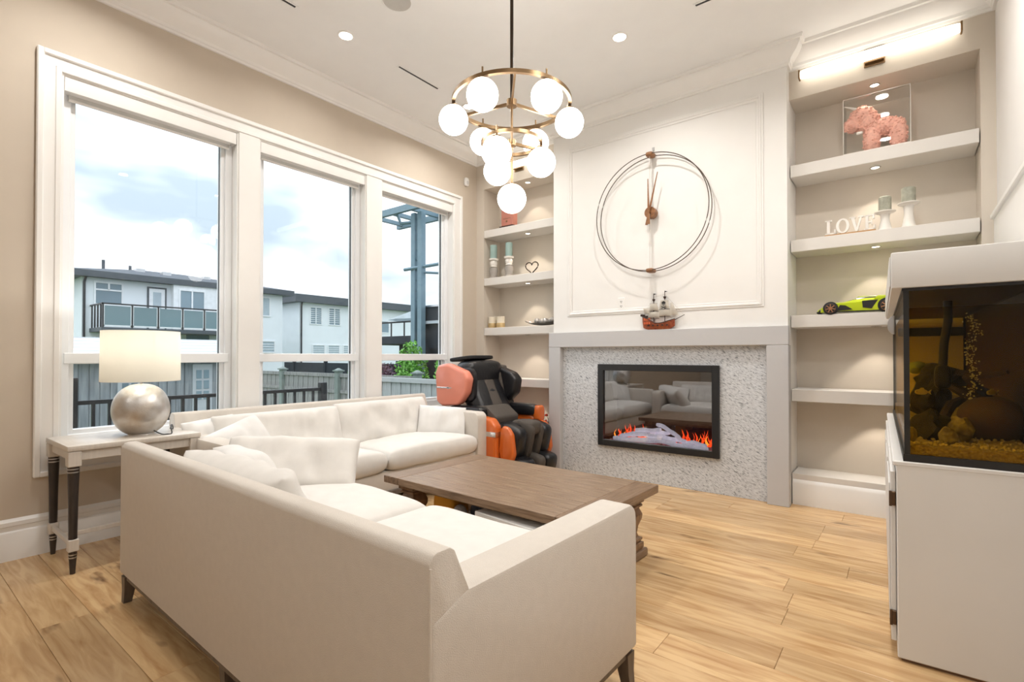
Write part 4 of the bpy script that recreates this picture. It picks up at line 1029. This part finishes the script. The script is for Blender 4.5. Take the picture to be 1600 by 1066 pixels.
MB().box(gx0, gx1, gy0-.001, gy0+.006, .80, 1.46).done('side_pane', M_TANK, aq, smooth=None)
MB().box(gx0, gx1, gy1-.006, gy1, .80, 1.46).done('side_pane', M_TANK, aq, smooth=None)
MB().box(gx0, gx0+.006, gy0+.012, gy1-.012, .80, 1.46).done('front_pane', M_TANK, aq, smooth=None)
MB().box(gx1-.006, gx1, gy0+.012, gy1-.012, .80, 1.46).done('back_panel', M_BLACK, aq, smooth=None)
M_WATER = glass('amber_water', (.74, .53, .13), .1, 0, 1.33)
MB().box(gx0+.007, gx1-.007, gy0+.014, gy1-.014, .812, 1.386).done('water', M_WATER, aq, smooth=None)
M_SAND = mat('tank_gravel', (.28, .22, .13), .9, col2=(.55, .48, .33), vscale=120, bump=.8, bscale=90)
sd_ = MB(); n = 24; g = []
for i in range(9):
    g.append([sd_.bm.verts.new((gx0+.009+(gx1-gx0-.018)*i/8, gy0+.016+(gy1-gy0-.032)*j/n, .845+.02*j/n+.012*noise.noise(Vector((i*.6, j*.5, 0))))) for j in range(n+1)])
for i in range(8):
    for j in range(n): sd_.bm.faces.new((g[i][j], g[i+1][j], g[i+1][j+1], g[i][j+1]))
r = bmesh.ops.extrude_face_region(sd_.bm, geom=sd_.bm.faces[:])
for v in [v for v in r['geom'] if isinstance(v, bmesh.types.BMVert)]: v.co.z = .813
o = sd_.done('gravel_bed', M_SAND, aq, smooth=50); o['kind'] = 'stuff'
pb = MB(); rng = random.Random(6)
for k in range(260): pb.ico((rng.uniform(gx0+.02, gx1-.02), gy0+.022+rng.random()**2*.5, .855), rng.uniform(.003, .007), 1)
o = pb.done('pebbles', mat('pale_pebble', (.42, .37, .26), .8, col2=(.62, .58, .46), vscale=60), aq); o['kind'] = 'stuff'
def rock(loc, a, m, seed, amp=.35, nm='rock'):
    mb = MB(); bmesh.ops.create_icosphere(mb.bm, subdivisions=3, radius=1)
    for v in mb.bm.verts:
        q = v.co.copy(); s = 1+amp*noise.noise(q*1.4+Vector((seed, 0, 0)))+amp*.5*noise.noise(q*3.7+Vector((0, seed, 0)))
        v.co = Vector((q.x*a[0]*s, q.y*a[1]*s, q.z*a[2]*s))+Vector(loc)
    return mb.done(nm, m, aq, smooth=40)
M_RK = mat('black_lava_rock', (.012, .011, .009), .9, col2=(.05, .045, .03), vscale=30, bump=.8, bscale=40)
M_RK2 = mat('mossy_tan_rock', (.12, .10, .05), .85, col2=(.48, .44, .26), vscale=26, bump=.8, bscale=40)
rock((.125, .32, .885), (.075, .12, .075), M_RK, 1); rock((.15, .75, .98), (.075, .16, .11), M_RK, 4); rock((.20, .95, 1.08), (.10, .14, .075), M_RK, 9)
rock((.052, .10, .880), (.016, .03, .035), M_RK2, 2); rock((.17, .16, .875), (.03, .05, .035), M_RK2, 6); rock((.215, .26, .895), (.045, .06, .05), M_RK2, 12)
rock((.12, 1.15, 1.13), (.05, .06, .035), mat('pale_green_coral', (.28, .36, .13), .8, var=.2), 15, .2, 'coral')
rock((.33, .42, .925), (.115, .13, .10), mat('rust_purple_stone', (.09, .035, .03), .7, col2=(.05, .04, .07), vscale=6), 20, .06)
dw = MB()
for pts, r_ in (([(.40, .50, .86), (.30, .55, 1.0), (.20, .66, 1.07), (.12, .8, 1.05)], .022), ([(.38, .7, .9), (.34, .62, 1.02), (.26, .5, 1.10), (.38, .4, 1.13)], .018), ([(.2, .66, 1.07), (.24, .56, 1.12), (.34, .5, 1.11)], .014), ([(.16, .5, .87), (.22, .62, .97), (.36, .75, 1.03)], .02)):
    dw.tube(pts, [r_, r_*1.15, r_*.85, r_*.5][:len(pts)], 8)
dw.done('driftwood', mat('driftwood_brown', (.06, .035, .018), .85, var=.4, bump=.6, bscale=30), aq)
pp = MB(); pp.tube([(.205, .55, 1.45), (.205, .55, 1.36), (.19, .56, 1.25), (.185, .56, 1.13)], .017, 12); pp.squad((.185, .56, 1.10), (.032, .03, .055), .6); pp.done('filter_pipe', M_BLACK, aq)
MB().box(.03, .30, .90, .93, 1.30, 1.345, bev=.004).done('heater_bar', M_BLACK, aq)
bb = MB(); rng = random.Random(9)
for k in range(330):
    z = .87+.515*rng.random(); bb.ico((.275+rng.gauss(0, .010)+.010*math.sin(z*30), .46+rng.gauss(0, .014), z), rng.uniform(.0015, .0042), 1)
o = bb.done('air_bubbles', mat('air_bubble', (.75, .75, .68), .08, spec=.8), aq); o['kind'] = 'stuff'
mg = MB().prism([(1.39+.06*math.sin(PI*k/16-PI/2), 0) if False else (gx0-.001-.036*math.sin(PI*k/16), 1.388-.058*math.cos(PI*k/16)) for k in range(17)], 'y', .0, .05, bev=.004)
mg.done('algae_magnet', mat('magnet_grey', (.55, .55, .55), .35), aq, loc=(0, 1.40, 0))
M_FISH = mat('yellow_fish', (.80, .72, .30), .4, var=.1)
for k, (x, y, z, rz, s) in enumerate(((.10, .42, 1.035, 10, .62), (.335, .45, 1.04, 40, .55))):
    fsh = thing('aquarium_fish', ['yellow fish swimming before the black rocks at the left of the tank', 'small yellow fish beside the bubble column above the round stone'][k], 'fish',
                tuple(Matrix.Translation((4.125, 2.512, 0)) @ Matrix.Rotation(R(1.75), 4, 'Z') @ Vector((x, y, z))), R(rz))
    MB().squad((0, 0, 0), (.038*s, .011*s, .02*s), .85).done('body', M_FISH, fsh)
    MB().prism([(.032*s, 0), (.058*s, .018*s), (.052*s, 0), (.058*s, -.018*s)], 'y', -.0012, .0012).done('tail_fin', M_FISH, fsh)
    MB().prism([(-.012*s, .016*s), (.02*s, .012*s), (.015*s, .03*s), (-.004*s, .030*s)], 'y', -.001, .001).done('dorsal_fin', M_FISH, fsh)
    m = MB()
    for q in (-1, 1): m.sph((-.026*s, q*.0075*s, .005*s), .0032*s, u=8, v=6)
    m.done('eyes', M_BLACK, fsh)

# ================================================================== OUTSIDE
M_LAWN = mat('lawn', (.05, .10, .03), .95, col2=(.10, .17, .05), vscale=3, bump=.5, bscale=30)
struct(MB().box(-80, -.25, -40, 90, -1.5, -1.2), 'ground', M_LAWN, smooth=None)
M_STUC = mat('pale_stucco', (.80, .84, .87), .85, var=.02, vscale=2)
M_STUCD = mat('grey_stucco', (.50, .54, .58), .85, var=.03)
M_ROOF = mat('charcoal_roof', (.085, .10, .12), .8, var=.25, vscale=2.2, stretch=(1, 1, 6)); M_FASC = mat('charcoal_fascia', (.075, .09, .105), .6)
M_FRAME = mat('far_window_frame', (.82, .84, .86), .4); M_PANE = mat('far_window_pane', (.20, .28, .33), .15, var=.15, vscale=.4); M_PANEB = mat('blind_pane', (.42, .50, .55), .4, var=.05)
M_BALC = mat('balcony_glass', (.17, .26, .29), .12, var=.1, vscale=.5); M_RAIL = mat('black_rail_metal', (.02, .022, .025), .45)
def far_window(par, X, y0, y1, z0, z1, splits=(), hsplit=None, m=M_PANE, shutter=0):
    f = MB(); b = .07
    f.box(X-.02, X+.05, y0-b, y0, z0-b, z1+b); f.box(X-.02, X+.05, y1, y1+b, z0-b, z1+b); f.box(X-.02, X+.05, y0, y1, z0-b, z0); f.box(X-.02, X+.05, y0, y1, z1, z1+b)
    for s in splits: f.box(X-.02, X+.045, s-.035, s+.035, z0, hsplit[1] if (hsplit and hsplit[0]) else z1) if not hsplit else f.box(X-.02, X+.045, s-.035, s+.035, hsplit, z1)
    if hsplit: f.box(X-.02, X+.045, y0, y1, hsplit-.035, hsplit+.035)
    if shutter:
        n = int((z1-z0)/.14)
        for k in range(1, n): f.box(X+.012, X+.035, y0, y1, z0+k*(z1-z0)/n-.018, z0+k*(z1-z0)/n+.018)
    w_ = f.done('window', M_FRAME, par, smooth=None)
    MB().box(X-.03, X+.012, y0, y1, z0, z1).done('pane', m, w_, smooth=None)
    return w_
h1 = thing('house', 'white two-storey house with a glass balcony seen through the left window', 'house', (-25, 11, -1.2))
OX, OY, OZ = 25, -11, 1.2
class Off:
    pass
def loc_root(t):   # parts of far houses are written in world coordinates: shift them by the root
    for o in t.children_recursive:
        if o.parent is t: o.location = -t.location
X = -25.0
MB().box(X-11, X, 6.13, 15.4, -1.2, 4.78).done('wall', M_STUC, h1, smooth=None)
rf_ = MB(); e0, e1, e2, e3 = X+.45, X-11.5, 5.5, 15.9
rf_.box(e1, e0, e2, e3, 4.74, 5.02); rf_.done('fascia', M_FASC, h1, smooth=None)
rr = MB(); A = [rr.bm.verts.new(c) for c in ((e0, e2, 5.02), (e0, e3, 5.02), (e1, e3, 5.02), (e1, e2, 5.02))]; B = [rr.bm.verts.new(c) for c in ((X-5.2, 9.8, 6.05), (X-5.2, 12.0, 6.05))]
for f in ((A[0], A[1], B[1], B[0]), (A[1], A[2], B[1]), (A[2], A[3], B[0], B[1]), (A[3], A[0], B[0]), (A[3], A[2], A[1], A[0])): rr.bm.faces.new(f)
roof = rr.done('roof', M_ROOF, h1, smooth=None)
for (y, x, z) in ((9.2, X-3.2, 5.72), (10.1, X-2.2, 5.55), (12.2, X-2.6, 5.6), (13.3, X-1.8, 5.4)): MB().box(x-.25, x+.2, y-.2, y+.2, z-.1, z+.10).done('roof_vent', M_STEEL, roof, smooth=None)
for (y, x) in ((7.6, X-3), (9.0, X-4)): MB().cyl((x, y, 5.3), (x, y, 6.05), .07, n=8).done('vent_pipe', M_FASC, roof)
far_window(h1, X, 6.62, 7.58, 3.58, 4.52, splits=(7.1,), hsplit=4.22)
dr = MB(); dr.box(X-.02, X+.04, 8.60, 9.42, 2.45, 4.55); dr = dr.done('balcony_door', M_FASC, h1, smooth=None)
MB().box(X-.02, X+.06, 8.68, 9.34, 2.45, 4.47).done('door_leaf', M_FRAME, dr, smooth=None); MB().box(X-.02, X+.075, 8.84, 9.18, 2.75, 4.30).done('pane', M_PANEB, dr, smooth=None)
MB().box(X, X+.35, 9.62, 11.75, 2.4, 4.78).done('bay_wall', M_FRAME, h1, smooth=None)
far_window(h1, X+.35, 9.92, 11.0, 3.52, 4.46, splits=(10.45,))
far_window(h1, X, 13.95, 14.6, 3.5, 4.5, m=M_PANEB); far_window(h1, X, 13.9, 14.9, 1.4, 1.98, m=M_PANEB, shutter=1)
far_window(h1, X, 6.7, 7.5, 1.2, 2.0); far_window(h1, X, 10.3, 11.4, 1.55, 2.25)
MB().box(X, X+1.9, 6.4, 12.0, 2.25, 2.42).done('balcony_slab', M_FASC, h1, smooth=None)
bx0 = X+1.9; ys_ = [6.45, 7.5, 8.5, 9.5, 10.45, 11.3, 11.95]
for a, b in zip(ys_, ys_[1:]):
    MB().box(bx0-.05, bx0-.035, a+.05, b-.05, 2.52, 3.36).done('balcony_panel', M_BALC, h1, smooth=None)
    m = MB(); m.box(bx0-.055, bx0-.03, a+.03, a+.06, 2.45, 3.4); m.box(bx0-.055, bx0-.03, b-.06, b-.03, 2.45, 3.4); m.box(bx0-.055, bx0-.03, a, b, 2.46, 2.52); m.done('panel_frame', M_FRAME, h1, smooth=None)
for y in ys_: MB().box(bx0-.07, bx0-.01, y-.03, y+.03, 2.3, 3.47).done('balcony_post', M_RAIL, h1, smooth=None)
MB().box(bx0-.08, bx0, 6.4, 12.0, 3.42, 3.48).done('top_rail', M_RAIL, h1, smooth=None)
for k in range(4): MB().box(X+.2+k*.45, X+.25+k*.45, 6.42, 6.47, 2.42, 3.44).done('balcony_post', M_RAIL, h1, smooth=None)
MB().box(X, bx0, 6.41, 6.47, 3.42, 3.48).done('top_rail', M_RAIL, h1, smooth=None)
MB().box(X+1.5, X+1.75, 11.5, 11.75, -1.2, 2.25).done('balcony_column', M_FASC, h1, smooth=None)
MB().tube([(X+.08, 6.25, 4.74), (X+.06, 6.2, 4.5), (X+.06, 6.2, -1.0)], .05, 6).done('downpipe', M_RAIL, h1)
loc_root(h1)
h2 = thing('house', 'white flat-roofed house with shuttered windows seen through the middle window', 'house', (-30, 24, -1.2)); X = -30.0
MB().box(X-9, X, 19.3, 30, -1.2, 5.05).done('wall', M_STUC, h2, smooth=None)
MB().box(X-9.4, X+.45, 18.75, 30.6, 5.0, 5.55).done('parapet', M_FASC, h2, smooth=None)
far_window(h2, X, 20.15, 21.0, 3.52, 4.68, splits=(20.57,), shutter=8); far_window(h2, X, 21.65, 22.55, 3.52, 4.72, splits=(22.1,), shutter=8)
for a, b in ((20.35, 21.25), (21.6, 22.5), (22.9, 23.8)): far_window(h2, X, a, b, 1.2, 1.92, m=M_PANEB, shutter=1)
far_window(h2, X, 26.4, 27.2, 3.1, 4.0)
MB().tube([(X+.1, 19.45, 5.0), (X+.1, 19.4, 4.7), (X+.1, 19.4, -1)], .06, 6).done('downpipe', M_RAIL, h2)
loc_root(h2)
# garden shed
M_SIDING = mat('weathered_siding', (.20, .225, .25), .8, col2=(.36, .39, .42), vscale=3, stretch=(6, 6, .6), detail=5)
sh1 = thing('garden_shed', 'weathered garden shed with pale ribbed roof below the balcony', 'shed', (-7.2, 3.3, -1.2))
MB().box(-8.6, -6.5, 2.05, 4.9, -1.2, 1.14).done('wall', M_SIDING, sh1, smooth=None)
bt = MB()
for k in range(20): bt.box(-6.5, -6.485, 2.07+k*.14, 2.19+k*.14, -1.18, 1.12)
o = bt.done('vertical_boards', M_SIDING, sh1, smooth=None); o['kind'] = 'stuff'
M_SROOF = mat('pale_ribbed_roof', (.62, .65, .68), .5, var=.04)
for k in range(6):
    u0, u1 = k/6, (k+1)/6
    mb = MB(); p = [(-6.28-1.27*u0, 1.16+.36*u0), (-6.28-1.27*u1-.03, 1.16+.36*u1), (-6.28-1.27*u1-.03, 1.145+.36*u1), (-6.28-1.27*u0, 1.115+.36*u0)]
    mb.prism(p, 'y', 1.98, 4.95); mb.done('roof_strip', M_SROOF, sh1, smooth=None)
MB().prism([(-7.55, 1.53), (-8.82, 1.15), (-8.82, 1.12), (-7.55, 1.49)], 'y', 1.98, 4.95).done('roof_back', M_SROOF, sh1, smooth=None)
MB().prism([(-6.45, 1.13), (-7.55, 1.47), (-8.65, 1.13)], 'y', 2.02, 2.06).done('gable', M_STUCD, sh1, smooth=None)
m = MB(); m.prism([(-6.25, 1.10), (-7.55, 1.50), (-7.55, 1.57), (-6.2, 1.16)], 'y', 1.94, 1.985); m.box(-7.58, -7.52, 1.93, 1.97, 1.5, 1.66); m.done('bargeboard', M_RAIL, sh1, smooth=None)
for y0 in (2.72, 3.87):
    d_ = MB().box(-6.49, -6.455, y0, y0+.34, -.9, 1.03).done('door', M_STUCD, sh1, smooth=None)
    for i in range(2):
        for j in range(3): MB().box(-6.458, -6.448, y0+.06+i*.13, y0+.15+i*.13, .36+j*.2, .52+j*.2).done('pane', M_PANE, d_, smooth=None)
loc_root(sh1)
# deck and black railing
dk = thing('deck', 'raised back deck under the windows outside', 'deck', (-1.4, 3, -1.2))
MB().box(-1.3, 1.15, -4.5, 6.5, .75, .9).done('deck_board', mat('deck_wood', (.16, .15, .14), .8), dk, smooth=None)
for x in (-1.0, .8):
    for y in (-4, 0, 4, 6): MB().box(x-.07, x+.07, y-.07, y+.07, 0, .75).done('post', M_RAIL, dk, smooth=None)
rl = thing('deck_railing', 'black metal deck railing with square balusters outside the left and middle windows', 'railing', (-2.15, 0, -.3))
MB().box(-.025, .025, 1.28, 3.9, 1.02, 1.06).done('top_rail', M_RAIL, rl, smooth=None); MB().box(-.02, .02, 1.28, 3.9, .10, .14).done('bottom_rail', M_RAIL, rl, smooth=None)
bal = MB().box(-.014, .014, -.014, .014, .12, 1.03).done('baluster', M_RAIL, rl, smooth=None); bal.location = (0, 1.42, 0)
for k in range(1, 19): inst(bal, rl, (0, 1.42+.13*k, 0))
for y, h in ((1.25, 1.285), (3.9, 1.13)): MB().box(-.045, .045, y-.045, y+.045, 0, h, bev=.006).done('post', M_RAIL, rl, smooth=None)
# cedar fence along the side boundary
M_CED = mat('weathered_cedar', (.17, .165, .16), .85, col2=(.40, .40, .39), vscale=4, stretch=(9, 9, .8), detail=5); M_POST = mat('green_grey_post', (.24, .28, .26), .8, var=.12)
fc = thing('wooden_fence', 'weathered grey board fence with capped posts outside the middle window', 'fence', (-11, 9.2, -1.2))
MB().box(-9, 4.85, -.05, .05, 1.72, 1.83).done('top_rail', M_CED, fc, smooth=None); MB().box(-9, 4.85, -.045, .045, 1.22, 1.32).done('middle_rail', M_CED, fc, smooth=None); MB().box(-9, 4.85, -.045, .045, .12, .22).done('bottom_rail', M_CED, fc, smooth=None)
bd0 = MB().box(-.072, .072, -.012, .012, .05, 1.73).done('board', M_CED, fc, smooth=None); bd0.location = (-8.9, .0, 0)
for k in range(1, 90): inst(bd0, fc, (-8.9+.153*k, .012*(k % 2), 0))
for x in (-5.2, -2.15, 1.22, 4.85):
    p_ = MB().box(-.09, .09, -.09, .09, 0, 1.9).done('post', M_POST, fc, smooth=None); p_.location = (x, -.03, 0)
    cp = MB(); cp.box(-.13, .13, -.13, .13, 1.90, 1.94); cp.lathe([(.10, 1.94), (.02, 2.0)], n=4, sq=True); cp.done('post_cap', M_POST, p_, smooth=None)
fc2 = thing('wooden_fence', 'board fence panel coloured as brightly lit outside the window nearest the massage chair', 'fence', (-3.2, 6.9, -1.2))  # bright light on this stretch is put into its paler cedar colours
MB().box(-2.3, 2.2, -.05, .05, 1.84, 1.93).done('top_rail', mat('lit_cedar', (.50, .52, .52), .8), fc2, smooth=None); MB().box(-2.3, 2.2, -.045, .045, .2, .3).done('bottom_rail', M_CED, fc2, smooth=None)
bd1 = MB().box(-.072, .072, -.012, .012, .05, 1.85).done('board', mat('lit_cedar_board', (.34, .36, .36), .85, col2=(.52, .54, .54), vscale=4, stretch=(9, 9, .8)), fc2, smooth=None); bd1.location = (-2.2, 0, 0)
for k in range(1, 29): inst(bd1, fc2, (-2.2+.153*k, .012*(k % 2), 0))
p_ = MB().box(-.08, .08, -.08, .08, 0, 2.0).done('post', M_POST, fc2, smooth=None); p_.location = (-2.38, 0, 0)
# dark house, steel gantry, terrace beyond the fence
M_DKH = mat('charcoal_cladding', (.028, .034, .042), .7, var=.15, vscale=2); M_GALV = mat('blue_grey_steel', (.20, .29, .34), .5, metal=.3)
dh = thing('house', 'dark charcoal house with roof terrace seen through the window nearest the shelves', 'house', (-8, 14.5, -1.2))
MB().box(-9.58, -2, 12.3, 18, -1.2, 2.3).done('wall', M_DKH, dh, smooth=None); MB().box(-9.7, -2, 12.15, 18, 2.30, 2.40).done('ledge', M_STUCD, dh, smooth=None); MB().box(-9.6, -2, 12.2, 12.35, 2.40, 2.88).done('parapet', M_DKH, dh, smooth=None)
MB().box(-9.62, -2, 12.15, 12.4, 2.88, 2.94).done('parapet_cap', M_STEEL, dh, smooth=None)
MB().box(-9.0, -8.35, 12.28, 12.31, -1.2, 1.45).done('doorway', M_BLACK, dh, smooth=None)
MB().prism([(-8.6, 2.94), (-7, 3.7), (-2, 3.7), (-2, 2.94)], 'y', 13.2, 17.5).done('roof', M_ROOF, dh, smooth=None)
loc_root(dh)
ex = thing('pergola', 'dark covered terrace beyond the fence left of the charcoal house', 'pergola', (-14.5, 16.2, -1.2))
MB().box(-18.5, -10.6, 15.8, 19, 1.75, 2.12).done('roof_slab', M_DKH, ex, smooth=None); MB().box(-18.5, -10.6, 18.8, 19, -1.2, 1.75).done('back_wall', mat('dark_stone_wall', (.05, .055, .06), .8, var=.3), ex, smooth=None)
for x in (-18, -14.4, -10.9): MB().box(x-.1, x+.1, 15.9, 16.1, -1.2, 1.75).done('post', M_DKH, ex, smooth=None)
for k in range(9): MB().box(-18.4+k*.95, -18.35+k*.95, 15.82, 15.87, 2.12, 2.75).done('terrace_baluster', M_RAIL, ex, smooth=None)
MB().box(-18.5, -10.6, 15.8, 15.88, 2.75, 2.82).done('terrace_rail', M_RAIL, ex, smooth=None)
loc_root(ex)
um = thing('patio_umbrella', 'pale open patio umbrella on the terrace beyond the fence', 'umbrella', (-14.7, 17, .92))
m = MB(); top_ = m.bm.verts.new((0, 0, 2.65)); rg_ = [m.bm.verts.new((1.6*math.cos(2*PI*k/8), 1.6*math.sin(2*PI*k/8), 2.0)) for k in range(8)]
for k in range(8): m.bm.faces.new((top_, rg_[k], rg_[(k+1) % 8]))
bmesh.ops.solidify(m.bm, geom=m.bm.faces[:], thickness=.02); m.done('canopy', mat('umbrella_canvas', (.60, .66, .68), .8), um, smooth=None); MB().cyl((0, 0, 0), (0, 0, 2.65), .03, n=8).done('pole', M_STEEL, um)
tw_ = thing('steel_gantry', 'tall blue-grey steel post frame rising beside the charcoal house', 'steel frame', (-9.27, 12.0, -1.2))
for x in (-9.47, -9.13): MB().box(x-.10, x+.10, 11.9, 12.1, -1.2, 6.2).done('post', M_GALV, tw_, smooth=None)
br = MB()
for k in range(9): br.tube([(-9.45, 12, 3.0+k*.36), (-9.15, 12, 3.36+k*.36)], .03, 5)
br.done('lattice_brace', M_GALV, tw_)
for y in (11.5, 13.0): MB().box(-11.6, -7.2, y-.07, y+.07, 6.15, 6.37).done('top_beam', M_GALV, tw_, smooth=None)
for x in (-11.3, -10.3, -9.3, -8.3, -7.4): MB().box(x-.06, x+.06, 11.5, 13.0, 6.22, 6.36).done('cross_beam', M_GALV, tw_, smooth=None)
MB().tube([(-9.5, 12, 5.9), (-10.0, 11.8, 5.9), (-10.05, 11.7, 6.2)], .06, 8).done('bracket', M_GALV, tw_)
MB().tube([(-9.8, 11.8, 4.22), (-7.6, 12.4, 4.40)], .06, 6).done('arm', M_GALV, tw_); MB().tube([(-9.2, 12, 4.1), (-7.6, 12.6, 3.95)], .045, 6).done('arm', M_GALV, tw_)
loc_root(tw_)
# shrubs: leaf clumps
def shrub(name, label, loc, r_, h, m, n, seed, trunk=True):
    t = thing(name, label, 'shrub', loc); mb = MB(); rg2 = random.Random(seed)
    for k in range(n):
        d = Vector((rg2.gauss(0, 1), rg2.gauss(0, 1), rg2.gauss(0, 1))).normalized()*rg2.random()**.4
        p = Vector((d.x*r_, d.y*r_, h*.55+d.z*h*.45)); s = rg2.uniform(.04, .09)
        a = Vector((rg2.gauss(0, 1), rg2.gauss(0, 1), rg2.gauss(0, 1))).normalized(); b = a.orthogonal().normalized()
        v = [mb.bm.verts.new(q) for q in (p+a*s, p+b*s*.45, p-a*s, p-b*s*.45)]; mb.bm.faces.new(v)
    me = bpy.data.meshes.new('foliage'); mb.bm.to_mesh(me); mb.bm.free(); me.materials.append(m); o = bpy.data.objects.new('foliage', me); COL.objects.link(o); o.parent = t; o['kind'] = 'stuff'
    st = MB(); st.cyl((0, 0, 0), (0, 0, h*.6), .035, .02, n=8)
    for k in range(4): st.cyl((0, 0, h*.3), (.3*r_*math.cos(k*1.7), .3*r_*math.sin(k*1.7), h*.65), .018, .01, n=6)
    st.done('stem', M_WENGE, t)
M_LEAF = mat('bright_leaf', (.16, .38, .06), .6, var=.35, vscale=3); M_PURP = mat('purple_leaf', (.075, .035, .055), .6, var=.4, vscale=3)
shrub('green_shrub', 'bright green shrub in front of the charcoal house corner', (-8.0, 10.6, -1.2), .55, 2.9, M_LEAF, 1800, 2)
shrub('green_shrub', 'bright green shrub at the right edge of the window nearest the shelves', (-6.55, 10.8, -1.2), .5, 2.7, M_LEAF, 1500, 5)
shrub('purple_shrub', 'dark purple-leaved shrub behind the fence under the dark terrace', (-9.6, 11.0, -1.2), .95, 2.15, M_PURP, 2200, 3)
shrub('green_shrub', 'small green bush on the far side of the board fence, middle window', (-12.9, 12.0, -1.2), .5, 2.0, M_LEAF, 900, 7)
bf = thing('dark_fence', 'dark stained fence behind the weathered board fence', 'fence', (-16, 14.5, -1.2))
MB().box(-7, 2.6, -.03, .03, 0, 2.02).done('panel', M_DKH, bf, smooth=None)
for x in (-6, -3, 0, 2.6): MB().box(x-.07, x+.07, -.07, .07, 0, 2.15).done('post', M_DKH, bf, smooth=None)
